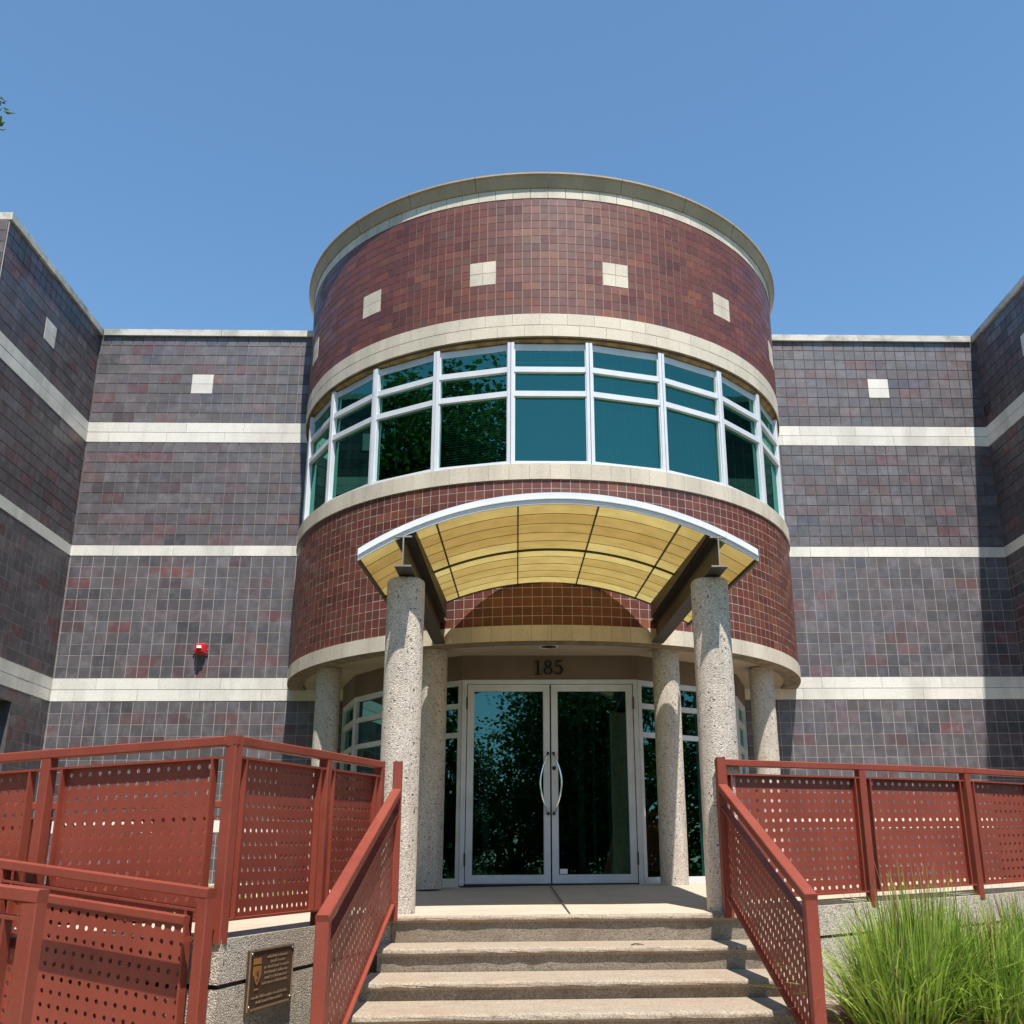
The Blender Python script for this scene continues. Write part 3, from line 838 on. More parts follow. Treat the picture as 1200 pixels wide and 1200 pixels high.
# 8
def ell(cx_, cz, rx, rz, thin, thick):
    pts, ws = [], []
    for i in range(29):
        t = 2 * math.pi * i / 28
        pts.append(S(cx_ + rx * math.cos(t), cz + rz * math.sin(t))); ws.append(thin + (thick - thin) * abs(math.cos(t)) ** 1.5)
    stroke(m, pts, ws, no, ex, ez, .018, yv)
ell(-.022, .755, .031, .205, .007, .017); ell(-.022, .27, .040, .245, .007, .019)
B(m, "house_number", M_NUM); m = MB()
# 5
xo = .095
stroke(m, [S(xo - .026, .93), S(xo + .010, .945), S(xo + .044, .985)], [.018, .016, .006], no, ex, ez, .018, yv)
stroke(m, [S(xo - .024, .93), S(xo - .034, .60)], [.008, .008], no, ex, ez, .0176, yv)
pts, ws = [], []
for i in range(19):
    t = R(128 - 282 * i / 18)
    pts.append(S(xo - .008 + .043 * math.cos(t), .325 + .30 * math.sin(t))); ws.append(.006 + .016 * max(0, math.cos(t)) ** .8 + (.008 if i > 16 else 0))
stroke(m, pts, ws, no, ex, ez, .0178, yv)
B(m, "house_number", M_NUM)

# ------------------------------------------------------------------ columns
def column(x, y, zt, label):
    z0 = zland(x, y) - .02
    m = MB(); n = 40; rad = .1435; vs = []
    zs = [z0 + (zt - .03 - z0) * i / 24 for i in range(25)] + [zt - .012, zt]
    for i, z in enumerate(zs):
        rr = rad if i < 25 else (rad - .004 if i == 25 else rad - .016)
        for k in range(n):
            t = 2 * math.pi * k / n
            q = rr + random.uniform(-.0012, .0012)
            vs.append((q * math.cos(t), q * math.sin(t), z))
    fs = [(i * n + k, i * n + (k + 1) % n, (i + 1) * n + (k + 1) % n, (i + 1) * n + k) for i in range(len(zs) - 1) for k in range(n)] + [tuple(range((len(zs) - 1) * n, len(zs) * n))]
    m.add(vs, fs, smooth=True)
    o = m.build("concrete_column", M_COLUMN); o.location = (x, y, 0)
    tag(o, label, "column", "exposed aggregate columns of the entrance")
CF = [(-1.222, 7.655), (1.128, 7.655)]
column(*CF[0], 2.090, "pitted concrete column carrying the canopy's left beam at the top of the steps")
column(*CF[1], 2.090, "pitted concrete column carrying the canopy's right beam beside the right stair rail")
column(-1.262, 10.95, 2.215, "shaded concrete column left of the glass doors, behind the left canopy column")
column(1.246, 10.95, 2.215, "shaded concrete column right of the glass doors, with a sunlit patch near its top")
column(-2.585, 12.05, 2.215, "outer concrete column under the left rim of the round tower, above the left ramp rail")
column(2.545, 12.05, 2.215, "outer concrete column under the right rim of the round tower, above the right terrace rail")

# ------------------------------------------------------------------ canopy
can = thing("entrance_canopy", "arched yellow translucent canopy with white fascia on two steel beams over the entrance", "canopy", (-.05, 8.8, 2.3))
XC, HWC, RC = -.055, 1.492, 2.70
YC0, YC1 = 7.30, 10.43
def czb(x, y): return 2.600 + .0700 * (y - YC0) - (RC - math.sqrt(RC * RC - (x - XC) ** 2))
def C(mb, name, mat, parent=None, **k):
    o = mb.build(name, mat, parent or can, **k)
    if not parent: at0(can, o)
    return o
ylim = lambda x: min(YC1, CY - math.sqrt((RD + .012) ** 2 - x * x))
XL = [XC - HWC, -.975, -.362, .252, .872, XC + HWC]
YM = 8.84
YR = [YC0 + .02 + (YM - YC0 - .02) * i / 5 for i in range(6)] + [YM + (YC1 - YM) * i / 5 for i in range(1, 6)]
m = MB()
for i in range(5):
    for j in range(10):
        base = 0.25 + 0.25 * (j >= 5) + (0.45 if j in (0, 4, 5, 9) else 0)
        c = (min(1, base + random.uniform(-.15, .2)), .5, .5)
        sub = 5
        for s in range(sub):
            x0 = XL[i] + (XL[i + 1] - XL[i]) * s / sub; x1 = XL[i] + (XL[i + 1] - XL[i]) * (s + 1) / sub
            y0, y1 = YR[j], YR[j + 1]
            m.quad([(x0, y0, czb(x0, y0) + .012), (x0, y1, czb(x0, y1) + .012), (x1, y1, czb(x1, y1) + .012), (x1, y0, czb(x1, y0) + .012)], c, True)
C(m, "canopy_panel", M_CANOPY)
def arc_strip(mb, y, w, z0, z1, xa=XC - HWC, xb=XC + HWC, n=36):
    pts = [xa + (xb - xa) * i / n for i in range(n + 1)]
    for i in range(n):
        a, b = pts[i], pts[i + 1]
        v = []
        for x in (a, b):
            for yy, zz in ((y, z0), (y + w, z0), (y + w, z1), (y, z1)): v.append((x, yy, czb(x, yy) + zz))
        mb.add(v, [(0, 1, 5, 4), (1, 2, 6, 5), (2, 3, 7, 6), (3, 0, 4, 7)])
    for x in (xa, xb):
        v = [(x, yy, czb(x, yy) + zz) for yy, zz in ((y, z0), (y + w, z0), (y + w, z1), (y, z1))]; mb.quad(v)
m = MB()
for i, y in enumerate(YR):
    if i in (0, 10): continue
    if i == 5: arc_strip(m, y - .009, .018, -.010, .010)
    else: arc_strip(m, y - .0018, .0036, .008, .0115)
for x in XL[1:-1]:
    m.obox((x - .006, YC0 + .02, czb(x, YC0 + .02) - .004), (.012, 0, 0), (0, YC1 - YC0 - .02, .07 * (YC1 - YC0 - .02)), (0, 0, .0145))
C(m, "canopy_rib", M_STEEL)
m = MB(); arc_strip(m, YC0 - .02, .024, -.006, .085); 
m.add([], [])
fo = C(m, "fascia", M_ALU)
m = MB(); arc_strip(m, YC0 - .034, .0135, .030, .038)
for s in (-1, 1):
    xj = XC + s * (HWC - .17)
    m.obox((xj, YC0 - .0225, czb(xj, YC0) - .004), (.003, 0, 0), (0, .002, 0), (0, 0, .088))
m.build("fascia_seam", M_ALUD, fo)
for s in (-1, 1):
    m = MB(); x = XC + s * HWC
    m.obox((x - .012, YC0 + .005, czb(x, YC0) - .004), (.024, 0, 0), (0, YC1 - YC0 + .12, .07 * (YC1 - YC0 + .12)), (0, 0, .075))
    C(m, "side_edge", M_STEEL)
m = MB(); arc_strip(m, YC1 - .02, .018, -.004, .05); C(m, "rear_edge", M_STEEL)
# beams: wide flange section, rising towards the wall
for (xa, xb) in ((-1.212, -1.182), (1.140, 1.112)):
    a, b = Vector((xa, 7.27, 2.094)), Vector((xb, CY - math.sqrt(RD ** 2 - xb ** 2) - .004, 2.205))
    d = b - a; up = Vector((0, 0, 1)); sx = Vector((1, 0, 0))
    m = MB()
    m.obox(a - sx * .062, d, sx * .124, up * .012); m.obox(a - sx * .0045 + up * .0122, d, sx * .009, up * .2136); m.obox(a - sx * .062 + up * .226, d, sx * .124, up * .012)
    bo = C(m, "beam", M_STEEL)
    m = MB()
    m.obox(a - sx * .0622 - Vector((0, .0015, 0)), Vector((0, .0015, 0)), sx * .1244, up * .0125); m.obox(a - sx * .005 - Vector((0, .0015, 0)) + up * .0125, Vector((0, .0015, 0)), sx * .010, up * .2133); m.obox(a - sx * .0622 - Vector((0, .0015, 0)) + up * .2259, Vector((0, .0015, 0)), sx * .1244, up * .0125)
    m.build("cut_end", M_STEELG, bo)
    # packer between the top flange and the arched panels
    m = MB(); L0, L1 = 7.31, YC1 - .06
    vs = []
    for y in (L0, L1):
        xm = a.x + d.x * (y - a.y) / d.y; zt = a.z + d.z * (y - a.y) / d.y + .2385
        for x in (xm - .07, xm + .085) if xa < 0 else (xm - .085, xm + .07):
            vs += [(x, y, zt), (x, y, max(zt + .004, czb(x, y) + .006))]
    m.add(vs, [(0, 2, 3, 1), (4, 5, 7, 6), (0, 1, 5, 4), (2, 6, 7, 3), (0, 4, 6, 2), (1, 3, 7, 5)])
    m.build("packer", M_STEEL, bo, recalc=True)

# ------------------------------------------------------------------ guard rails
PW = 0.062
HOLE_N = 8
def perforated(mb, c00, c10, c11, c01, pitch, dia, th=.0040):
    c00, c10, c11, c01 = [Vector(c) for c in (c00, c10, c11, c01)]
    U = ((c10 - c00).length + (c11 - c01).length) / 2; V = ((c01 - c00).length + (c11 - c10).length) / 2
    nu, nv = max(2, round(U / pitch)), max(2, round(V / pitch))
    nrm = (c10 - c00).cross(c01 - c00).normalized()
    def pt(u, v): return c00 * (1 - u) * (1 - v) + c10 * u * (1 - v) + c11 * u * v + c01 * (1 - u) * v
    eu = (c10 - c00).normalized(); ez = nrm.cross(eu).normalized()
    for i in range(nu):
        for j in range(nv):
            ctr = pt((i + .5) / nu, (j + .5) / nv)
            u0, u1, v0, v1 = i / nu, (i + 1) / nu, j / nv, (j + 1) / nv
            um, vm = (u0 + u1) / 2, (v0 + v1) / 2
            out = [pt(u1, vm), pt(u1, v1), pt(um, v1), pt(u0, v1), pt(u0, vm), pt(u0, v0), pt(um, v0), pt(u1, v0)]
            inn = [ctr + (eu * math.cos(t) + ez * math.sin(t)) * dia / 2 for t in [2 * math.pi * q / 8 for q in range(8)]]
            o2 = [p - nrm * th for p in out]; i2 = [p - nrm * th for p in inn]
            fs = []
            for q in range(8):
                w = (q + 1) % 8
                fs += [(q, w, 8 + w, 8 + q), (16 + w, 16 + q, 24 + q, 24 + w), (8 + q, 8 + w, 24 + w, 24 + q)]
            mb.add(out + inn + o2 + i2, fs)

def guard_rail(label, posts, face, group="brick red perforated guard rails", skip_posts=(), pitch=.064, dia=.0255, gap=.10, topgap=.105, botgap=.085, cap_ends=True, offset_sheet=-.014, base_ext=.02, lowers=None):
    """posts: list of (x, y, z base, z top of rail); face: +1/-1 side on which the frame's front lies"""
    root = thing("guard_rail", label, "railing", posts[0][:3], group)
    def G(mb, name, parent=None, mat=M_RAIL, **k):
        o = mb.build(name, mat, parent or root, **k)
        if not parent: at0(root, o)
        return o
    for i, (x, y, zb, zt) in enumerate(posts):
        if i in skip_posts: continue
        j = min(i, len(posts) - 2)
        d = Vector((posts[j + 1][0] - posts[j][0], posts[j + 1][1] - posts[j][1], 0)).normalized()
        m = MB(); m.bar((x, y, zb - base_ext), (x, y, zt - .049), PW, PW, up=d, bev=.004); G(m, "post")
    m = MB()
    for i in range(len(posts) - 1):
        a = Vector((posts[i][0], posts[i][1], posts[i][3] - .0245)); b = Vector((posts[i + 1][0], posts[i + 1][1], posts[i + 1][3] - .0245))
        d = (b - a).normalized()
        m.bar(a - d * (PW / 2 - .0015 * i), b + d * (PW / 2 + .0015), PW + .001 * (i % 2), .048 + .001 * (i % 2), bev=.005)
    G(m, "top_rail")
    for i in range(len(posts) - 1):
        p, q = posts[i], posts[i + 1]
        a = Vector(p[:2]); b = Vector(q[:2]); L = (b - a).length; d2 = (b - a) / L
        nv = Vector((d2.y, -d2.x, 0)) * face
        def at_(u, top, dz):
            t = u / L
            z = (p[3] + (q[3] - p[3]) * t) if top else (p[2] + (q[2] - p[2]) * t)
            xy = a + d2 * u
            return Vector((xy.x, xy.y, z + dz))
        m = MB()
        D = .045
        lo_, hi_ = PW / 2, L - PW / 2
        m.bar(at_(lo_, 1, -topgap), at_(hi_, 1, -topgap), D, .012); m.bar(at_(lo_, 0, botgap), at_(hi_, 0, botgap), D, .012)
        for u in (gap, L - gap):
            A_, B_ = at_(u, 0, botgap + .0065), at_(u, 1, -topgap - .0065)
            m.obox(A_ - Vector((d2.x, d2.y, 0)) * .006 - nv * D / 2, Vector((d2.x, d2.y, 0)) * .012, nv * D, B_ - A_)
        fr = G(m, "panel_frame")
        s = MB(); o = nv * offset_sheet; e = .0065
        args = [at_(gap + e, 0, botgap + e) + o, at_(L - gap - e, 0, botgap + e) + o, at_(L - gap - e, 1, -topgap - e) + o, at_(gap + e, 1, -topgap - e) + o]
        perforated(s, *args, pitch, dia)
        s.build("perforated_sheet", M_RAIL, fr)
    return root, G

HR = .98
guard_rail("red terrace rail right of the steps above the ornamental grass, bowing outward",
           [(1.100, 7.47, -.335, .708), (2.30, 8.055, -.30, .722), (3.275, 8.415, -.265, .722), (4.03, 8.86, -.24, .722), (4.93, 9.54, -.22, .722), (5.73, 10.34, -.2, .722)], 1, pitch=.067, dia=.0275, gap=.075)
guard_rail("red terrace rail left of the steps beside the plaque wall, running to the corner post",
           [(-1.329, 7.36, -.335, .694), (-1.535, 6.42, -.335, .664), (-1.792, 5.29, -.335, .628)], -1, gap=.105, skip_posts=(2,))
guard_rail("long red ramp rail left of the tall corner post, above the lower ramp rails",
           [(-1.792, 5.29, -.335, .628), (-2.915, 5.77, -.37, .612), (-4.04, 6.25, -.40, .590), (-5.1, 6.70, -.43, .57)], -1, gap=.115)
guard_rail("red rear ramp rail, glimpsed through the gap beside the tall corner post",
           [(-2.36, 7.35, -.33, .43), (-3.60, 7.38, -.36, .425), (-4.85, 7.41, -.39, .42)], -1)
r_, G_ = guard_rail("red lower ramp rail under the corner post, with a handrail bar in front",
           [(A0.x, A0.y, -1.06, -.0975), (A0.x + dA.x * 1.40, A0.y + dA.y * 1.40, -.93, .042), (A0.x + dA.x * 2.8, A0.y + dA.y * 2.8, -.79, .18)], -1)
nA = Vector((-dA.y, dA.x)) if Vector((-dA.y, dA.x)).y < 0 else Vector((dA.y, -dA.x))
def hand_bar(G, O, dd, nn, z0, slope, lo_, hi_, drop):
    m = MB()
    a = Vector((O.x + dd.x * lo_ + nn.x * .085, O.y + dd.y * lo_ + nn.y * .085, z0 - drop + slope * lo_)); b = Vector((O.x + dd.x * hi_ + nn.x * .085, O.y + dd.y * hi_ + nn.y * .085, z0 - drop + slope * hi_))
    m.bar(a, b, .040, .040, bev=.005); G(m, "handrail")
    for u in (lo_ + .02, (lo_ + hi_) / 2 + .02):
        m = MB()
        p = Vector((O.x + dd.x * u + nn.x * .085, O.y + dd.y * u + nn.y * .085, z0 - drop + slope * u - .021)); q = Vector((O.x + dd.x * u + nn.x * .030, O.y + dd.y * u + nn.y * .030, z0 - drop + slope * u - .085))
        m.bar(p, p - Vector((0, 0, .055)), .028, .028); m.bar(p - Vector((0, 0, .066)), Vector((q.x, q.y, p.z - .066)), .026, .022)
        G(m, "bracket")
hand_bar(G_, A0, dA, nA, -.0975, .0997, .03, 2.7, .145)
r_, G_ = guard_rail("nearest red rail at the lower left corner of the ramp, closest to the viewer",
           [(B0.x, B0.y, -1.06, -.072), (B1.x, B1.y, -.93, .045), (B0.x + dB.x * 2.4, B0.y + dB.y * 2.4, -.8, .16)], -1)
nB = Vector((-dB.y, dB.x)) if Vector((-dB.y, dB.x)).y > 0 else Vector((dB.y, -dB.x))
hand_bar(G_, B0, dB, nB, -.072, .104, .02, 2.2, .20)

def stair_rail(label, x0, x1, y0, y1, zt0, zt1, ztall, face, zlow, pitch=.066):
    root = thing("stair_rail", label, "railing", (x0, y0, -.336), "sloping red rails of the steps")
    def G(mb, name, parent=None, mat=M_RAIL, **k):
        o = mb.build(name, mat, parent or root, **k)
        if not parent: at0(root, o)
        return o
    m = MB(); m.bar((x0, y0, -.36), (x0, y0, ztall), PW, PW, up=(1, 0, 0), bev=.004); G(m, "post")
    m = MB(); m.bar((x1, y1, zlow), (x1, y1, zt1 - .03), PW, PW, up=(1, 0, 0), bev=.004); G(m, "post")
    a, b = Vector((x0, y0 - PW / 2, zt0 - .026)), Vector((x1, y1 - PW / 2, zt1 - .026))
    m = MB(); m.bar(a, b, PW + .002, .052, bev=.005); G(m, "top_rail")
    d = Vector((x1 - x0, y1 - y0, 0)); L = d.length; d /= L
    nv = Vector((d.y, -d.x, 0)) * face
    sl = (zt1 - zt0) / L
    def at_(u, dz): return Vector((x0 + d.x * u, y0 + d.y * u, zt0 + sl * u + dz))
    m = MB(); D = .045; lo_, hi_ = PW / 2, L - PW / 2
    TB, BB = -.15, -.735
    m.bar(at_(lo_, TB), at_(hi_, TB), D, .014); m.bar(at_(lo_, BB), at_(hi_, BB), D, .014)
    for u in (.09, L - .09):
        A_, B_ = at_(u, BB + .008), at_(u, TB - .008)
        m.obox(A_ - d * .006 - nv * D / 2, d * .012, nv * D, B_ - A_)
    fr = G(m, "panel_frame")
    s = MB(); e = .007
    perforated(s, at_(.09 + e, BB + e), at_(L - .09 - e, BB + e), at_(L - .09 - e, TB - e), at_(.09 + e, TB - e), pitch, .0275, .0010)
    s.build("perforated_sheet", M_RAIL, fr)
stair_rail("sloping red rail on the left side of the steps", -1.203, -1.245, 7.38, 5.0, .505, -.215, .692, 1, -1.02)
stair_rail("sloping red rail on the right side of the steps", 1.083, 1.072, 7.38, 5.28, .525, -.15, .712, -1, -.98)

# ------------------------------------------------------------------ small fixtures
st = thing("alarm_strobe", "small red fire alarm strobe on the dark tiled wall left of the tower", "alarm", (-4.556, DW, 2.69))
def Sx(mb, name, mat, parent=None, **k):
    o = mb.build(name, mat, parent or st, **k)
    if not parent: at0(st, o)
    return o
m = MB(); m.box(-4.626, -4.486, DW - .066, DW - .001, 2.672, 2.812); Sx(m, "housing", M_RED, bevel=.012)
m = MB(); m.box(-4.61, -4.50, DW - .104, DW - .0665, 2.69, 2.80)
for x in (-4.645, -4.468): m.box(x - .012, x + .012, DW - .045, DW - .02, 2.715, 2.74)
Sx(m, "horn_cover", M_RED, bevel=.008)
m = MB(); m.lathe([(.001, 2.768), (.018, 2.766), (.03, 2.752), (.034, 2.735)], n=20, center=(0, 0)); m.box(-4.59, -4.53, DW - .118, DW - .1045, 2.735, 2.775)
m.v = [(x - 4.56, y + DW - .11, z) if abs(x) < .1 else (x, y, z) for x, y, z in m.v]
Sx(m, "lens", M_LENS, recalc=True)

dl = thing("recessed_downlight", "round recessed downlight with pale trim in the soffit above the door number", "light", (-.03, 10.78, 2.214))
m = MB(); m.lathe([(.108, 2.2145), (.108, 2.2085), (.088, 2.2085), (.088, 2.2145)], n=32, center=(-.03, 10.78)); at0(dl, m.build("trim", M_ALUD, dl, recalc=True))
m = MB(); m.lathe([(.001, 2.2125), (.088, 2.2125)], n=32, center=(-.03, 10.78)); at0(dl, m.build("reflector", M_DARK, dl))

# bronze plaque on the left retaining wall
pd = (L_A - L_B).normalized(); pex = Vector((pd.x, pd.y, 0)); pnv = Vector((pd.y, -pd.x, 0)); pez = Vector((0, 0, 1))
P0 = Vector((L_B.x, L_B.y, 0)) + pex * .285 + pnv * .0
plq = thing("bronze_plaque", "bronze plaque with raised lettering and gold shield on the left retaining wall", "plaque", (P0.x, P0.y, -.66))
PWD, PHT, PZ = .52, .285, -.690
o_ = P0 + pez * PZ
def PQ(mb, name, mat): return at0(plq, mb.build(name, mat, plq))
m = MB(); m.obox(o_ + pnv * .002, pex * PWD, pez * PHT, pnv * .014); PQ(m, "plate", M_BRONZE)
m = MB()
for (u, v, w, h) in ((0, 0, PWD, .009), (0, PHT - .009, PWD, .009), (0, .0092, .009, PHT - .0184), (PWD - .009, .0092, .009, PHT - .0184)):
    m.obox(o_ + pex * u + pez * v + pnv * .0162, pex * w, pez * h, pnv * .004)
PQ(m, "rim", M_BRONZEL)
m = MB()
rng = random.Random(3)
def text_row(u0, u1, v, h):
    u = u0
    while u < u1 - .006:
        wl_ = rng.randint(2, 9)
        for _ in range(wl_):
            cw = rng.choice((.006, .008, .009))
            if u + cw > u1: break
            kind = rng.random(); tall = h * (1.0 if rng.random() < .3 else .68)
            for (a, b, c, d) in (((0, 0, .002, tall), (.0, tall - .002, cw - .0022, .0022)) if kind < .35 else ((0, 0, .002, tall), (cw - .004, 0, .002, tall * .7)) if kind < .7 else ((0, 0, cw - .0022, .0022), (0, tall * .6, cw - .0022, .0022), (0, 0, .002, tall * .6))):
                m.obox(o_ + pex * (u + a) + pez * (v + b) + pnv * .0163, pex * c, pez * d, pnv * .002)
            u += cw + .0012
        u += .008
for i, (a, b) in enumerate(((.20, .46), (.24, .42), (.17, .47), (.175, .455), (.18, .455), (.155, .47))): text_row(a, b, PHT - .050 - i * .0245, .015)
for i, (a, b) in enumerate(((.045, .475), (.10, .42))): text_row(a, b, PHT - .050 - 7.4 * .0245 - i * .0245, .014)
PQ(m, "lettering", M_BRONZEL)
m = MB()
sh = [(.058, .132), (.090, .150), (.122, .132), (.128, .165), (.122, .185), (.058, .185), (.052, .165)]
sh = [(.05, .205), (.13, .205), (.133, .165), (.112, .132), (.09, .115), (.068, .132), (.047, .165)]
vs = [o_ + pex * u + pez * v + pnv * .0163 for u, v in sh] + [o_ + pex * u + pez * v + pnv * .020 for u, v in sh]
m.add(vs, [tuple(range(6, -1, -1)), tuple(range(7, 14))] + [(i, (i + 1) % 7, 7 + (i + 1) % 7, 7 + i) for i in range(7)])
for k in range(4):
    u = .045 + k * .023
    m.obox(o_ + pex * u + pez * .215 + pnv * .0163, pex * .005, pez * .028, pnv * .003); m.obox(o_ + pex * (u + .009) + pez * .215 + pnv * .0163, pex * .005, pez * .028, pnv * .003); m.obox(o_ + pex * (u + .0052) + pez * .232 + pnv * .0163, pex * .0036, pez * .005, pnv * .003)
for k in range(4): m.obox(o_ + pex * (.07 + k * .011) + pez * .092 + pnv * .0163, pex * .008, pez * .009, pnv * .002)
PQ(m, "emblem", M_GOLD)
m = MB()
for (a, b) in (((.098, .185), (.080, .175)), ((.080, .175), (.098, .158)), ((.098, .158), (.082, .142))):
    pa, pb = [o_ + pex * u + pez * v + pnv * .0212 for u, v in (a, b)]; m.bar(pa, pb, .006, .002, up=pnv)
PQ(m, "emblem_mark", M_BRONZE)
m = MB()
for u, v in ((.02, .02), (PWD - .02, .02), (.02, PHT - .02), (PWD - .02, PHT - .02)):
    c = o_ + pex * u + pez * v; m.tube([c + pnv * .0162, c + pnv * .023], .0085, 10)
PQ(m, "screw", M_SCREW)

# ------------------------------------------------------------------ ornamental grass
def grass_clump(x, y, h, n, spread, seed, label, z0=GZ + .09):
    rg = random.Random(seed); m = MB()
    for i in range(n):
        t = rg.uniform(0, 2 * math.pi); r0 = spread * .30 * math.sqrt(rg.random())
        px, py = r0 * math.cos(t), r0 * math.sin(t)
        t2 = t + rg.gauss(0, 1.1)
        lean = abs(rg.gauss(0.16, .17)); L = h * rg.triangular(.35, 1.2, .92); w = rg.uniform(.0034, .0078)
        droop = rg.uniform(.05, .5) * lean + (rg.random() < .12) * .35
        c = min(.92, max(0, rg.gauss(.48, .22)))
        if rg.random() < .09: c = rg.uniform(.94, 1.0); L *= .75; lean *= 1.6
        col = (c, .5, .5)
        side = Vector((-math.sin(t2 + rg.uniform(-1, 1)), math.cos(t2 + rg.uniform(-1, 1)), 0)).normalized()
        prev = None; N = 6
        for k in range(N + 1):
            s = k / N
            out = L * (lean * s + droop * s ** 3)
            z = L * (s - .5 * lean * s * s - .55 * droop * s ** 3)
            p = Vector((px + math.cos(t2) * out, py + math.sin(t2) * out, z))
            ww = w * (1 - s ** 1.6) * (0.6 + .8 * min(1, s * 3)) + .0003
            cur = (p - side * ww, p + side * ww)
            if prev: m.quad([prev[0], prev[1], cur[1], cur[0]], col, True)
            prev = cur
    for i in range(int(n * .012)):        # seed heads
        t = rg.uniform(0, 6.28); L = h * rg.uniform(1.0, 1.15); ln = rg.uniform(.03, .25)
        pts = [Vector((math.cos(t) * L * ln * s, math.sin(t) * L * ln * s, L * s)) for s in (0, .5, .85, 1.0)]
        m.tube(pts, [.0015, .0012, .002, .0008], 4, (.97, .5, .5))
    o = m.build("ornamental_grass", M_BLADE); o.location = (x, y, z0)
    return tag(o, label, "grass", "ornamental grass clumps by the retaining wall")
grass_clump(1.58, 5.58, .80, 1491, .55, 1, "arching grass clump nearest the right stair rail")
grass_clump(1.78, 5.74, .90, 1721, .6, 6, "tallest grass clump, just right of the stair rail foot, reaching the terrace floor")
grass_clump(2.06, 5.62, .72, 1606, .6, 4, "paler short grass clump between the two tall clumps")
grass_clump(2.40, 5.85, .82, 1721, .6, 2, "dark green grass clump under the third terrace rail panel")
grass_clump(2.68, 5.70, .80, 1606, .6, 7, "grass clump near the right edge, before the wall")
grass_clump(3.02, 5.85, .80, 1606, .6, 5, "outermost grass clump cut off at the right edge")
rgx = random.Random(11)
def small_tufts():
    m = MB()
    for i in range(1500):
        x = rgx.uniform(-6.2, -2.6); y = rgx.uniform(7.15, 12.2); z = -.86 + .2 * (y - 7) / 6.5
        L = rgx.uniform(.25, .75); t = rgx.uniform(0, 6.28); l = rgx.uniform(.1, .5)
        s = Vector((-math.sin(t), math.cos(t), 0)) * rgx.uniform(.004, .008); c = (rgx.uniform(.2, .85), .5, .5)
        p = [Vector((x + math.cos(t) * L * l * q * q, y + math.sin(t) * L * l * q * q, z + L * q)) for q in (0, .5, 1)]
        m.quad([p[0] - s, p[0] + s, p[1] + s, p[1] - s], c); m.quad([p[1] - s, p[1] + s, p[2] + s * .1, p[2] - s * .1], c)
    o = m.build("grass_bed", M_BLADE); tag(o, "rough green grass bed behind the ramp rails under the left wing", "grass", kind='stuff')
small_tufts()

# ------------------------------------------------------------------ trees
def leaf_quads(m, rg, p, size, n=1):
    for _ in range(n):
        d = Vector((rg.gauss(0, 1), rg.gauss(0, 1), rg.gauss(-.2, .7))).normalized()
        s_ = d.cross(Vector((rg.gauss(0, .5), rg.gauss(0, .5), 1))).normalized()
        L = size * rg.uniform(.7, 1.3); w = L * rg.uniform(.32, .45); up = d.cross(s_) * L * .12
        c = (min(1, max(0, rg.gauss(.5, .25))), .5, .5)
        a, b, e = p, p + d * L * .45, p + d * L
        m.quad([a, b - s_ * w + up, e], c); m.quad([a, e, b + s_ * w + up], c)
def tree(name, x, y, zb, trunk_h, crown_c, crown_r, nclump, nleaf, lsize, seed, label, twigs=(), group=None):
    rg = random.Random(seed)
    t = thing(name, label, "tree", (x, y, zb), group)
    m = MB(); base = Vector((0, 0, -.05)); top = Vector((crown_c[0] - x, crown_c[1] - y, crown_c[2] - zb))
    fork = Vector((top.x * .25, top.y * .25, trunk_h))
    r0 = .022 * (top.z + crown_r[2])
    m.tube([base, base + (fork - base) * .5 + Vector((.04, .03, 0)), fork], [r0 * 1.25, r0, r0 * .8], 10)
    c_ = MB(); clumps = []
    for i in range(nclump):
        while True:
            q = Vector((rg.uniform(-1, 1), rg.uniform(-1, 1), rg.uniform(-1, 1)))
            if .25 < q.length < 1: break
        p = top + Vector((q.x * crown_r[0], q.y * crown_r[1], q.z * crown_r[2]))
        clumps.append(p)
    for i, p in enumerate(clumps):
        mid = fork + (p - fork) * .5 + Vector((rg.gauss(0, .1), rg.gauss(0, .1), .15 * crown_r[2] * rg.random()))
        if i % 2 == 0: m.tube([fork, mid, p], [r0 * .4, r0 * .2, r0 * .05], 5)
        rad = max(crown_r) * rg.uniform(.16, .34)
        for _ in range(nleaf):
            v = Vector((rg.gauss(0, 1), rg.gauss(0, 1), rg.gauss(0, .7))).normalized() * rad * rg.random() ** .45
            leaf_quads(c_, rg, p + v, lsize)
    for (tx, ty, tz) in twigs:
        p = Vector((tx - x, ty - y, tz - zb)); s0 = min(clumps, key=lambda q: (q - p).length)
        m.tube([s0, s0 + (p - s0) * .5 + Vector((0, 0, .08)), p], [.02, .012, .004], 5)
        for k in range(18):
            s = rg.uniform(.35, .985); q = s0 + (p - s0) * s + Vector((rg.gauss(0, .05), rg.gauss(0, .05), .05 + rg.gauss(0, .05)))
            leaf_quads(c_, rg, q, .12)
        for k in range(7): leaf_quads(c_, rg, p + Vector((rg.gauss(-.04, .035), rg.gauss(0, .05), rg.gauss(0, .04))), .085)
    m.build("trunk", M_BARK, t); c_.build("crown", M_LEAF, t)
    return t
tree("leafy_tree", -9.6, 6.8, GZ, 3.4, (-9.3, 7.4, 6.1), (2.6, 2.7, 3.2), 150, 190, .13, 21,
     "leafy tree left of the building, a few leaves entering at the upper left edge",
     twigs=((-5.80, 9.02, 7.66), (-5.755, 9.0, 7.38), (-5.765, 8.95, 7.13)))
tree("leafy_tree", -11.0, -3.0, GZ, 4.2, (-10.9, -2.4, 8.2), (4.2, 3.8, 5.0), 230, 190, .19, 22, "broad leafy tree reflected in the left tower windows", group="trees reflected in the glass")
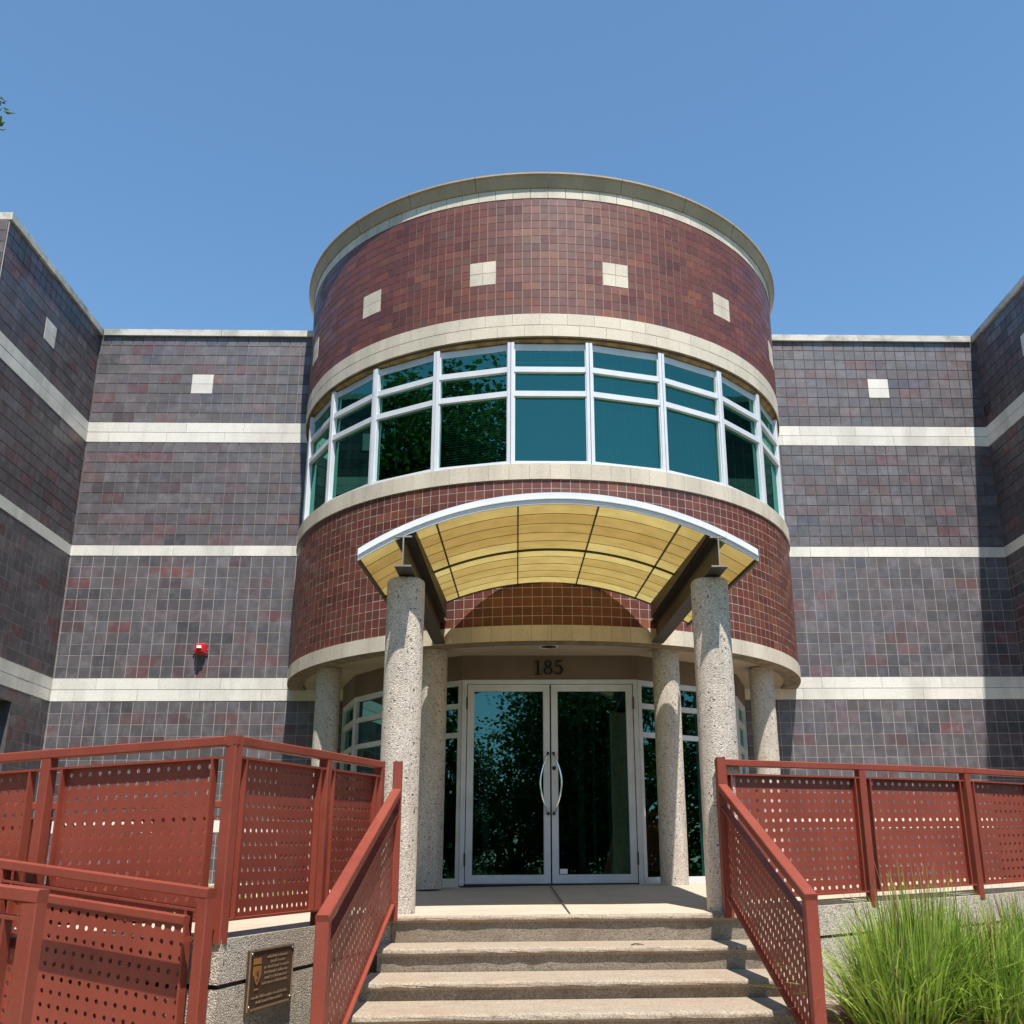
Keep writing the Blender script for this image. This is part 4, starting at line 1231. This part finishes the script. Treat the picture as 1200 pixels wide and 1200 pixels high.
def copy_tree(src, x, y, sc_, rz, label):
    r = src.copy(); COL.objects.link(r); r.location = (x, y, GZ); r.scale = (sc_, sc_, sc_ * random.uniform(.92, 1.08)); r.rotation_euler = (0, 0, rz); r['label'] = label
    for ch in list(src.children):
        c = ch.copy(); COL.objects.link(c); c.parent = r
    return r
TG = "trees reflected in the glass"
low = tree("leafy_tree", 14.3, 6.0, GZ, 1.2, (14.3, 6.0, 2.4), (3.2, 3.4, 3.4), 120, 110, .17, 41, "broad low tree mirrored in the windows right of the doors", group=TG)
copy_tree(low, -14.6, 5.6, 1.05, 2.0, "broad low tree mirrored in the windows left of the doors")
copy_tree(low, -4.4, -21.5, .62, 1.1, "low bushy tree mirrored at the foot of the left door leaf")
copy_tree(low, -.4, -22.5, .60, 3.0, "low bushy tree mirrored between the feet of the door leaves")
row = tree("leafy_tree", 2.4, -24, GZ, 1.2, (2.5, -24, 4.4), (4.0, 4.0, 5.6), 170, 150, .21, 33, "tall dense tree mirrored in the right door leaf", group=TG)
for x, y, k, rz, lb in ((-3.4, -25, .60, 1.0, "round tree mirrored in the left door leaf"), (8.2, -25.5, 1.02, 2.3, "spreading tree mirrored in the windows right of the doors, far across the lawn"), (-9.8, -24, .80, 3.4, "lower dark tree mirrored at the left edge of the door glass"), (-16, -25, 1.02, 4.4, "large tree mirrored in the windows left of the doors, far across the lawn"), (15, -24, 1.0, 5.3, "tallest tree mirrored in the outer right tower windows"), (2.9, -31, .95, .5, "tree of the second row mirrored between the door leaves"), (-4.6, -33, .56, 1.7, "low tree of the second row mirrored in the left door leaf")):
    copy_tree(row, x, y, k, rz, lb)

# ------------------------------------------------------------------ a scrap on the steps
m = MB()
m.tube([(.365, 6.99, -.499), (.39, 6.985, -.492), (.42, 7.0, -.494), (.45, 6.985, -.499)], [.0035, .005, .004, .002], 6)
m.tube([(.40, 6.99, -.493), (.415, 6.97, -.497)], [.004, .002], 5)
tag(m.build("fallen_twig", M_BARK), "small dry brown twig lying on the second step", "twig")
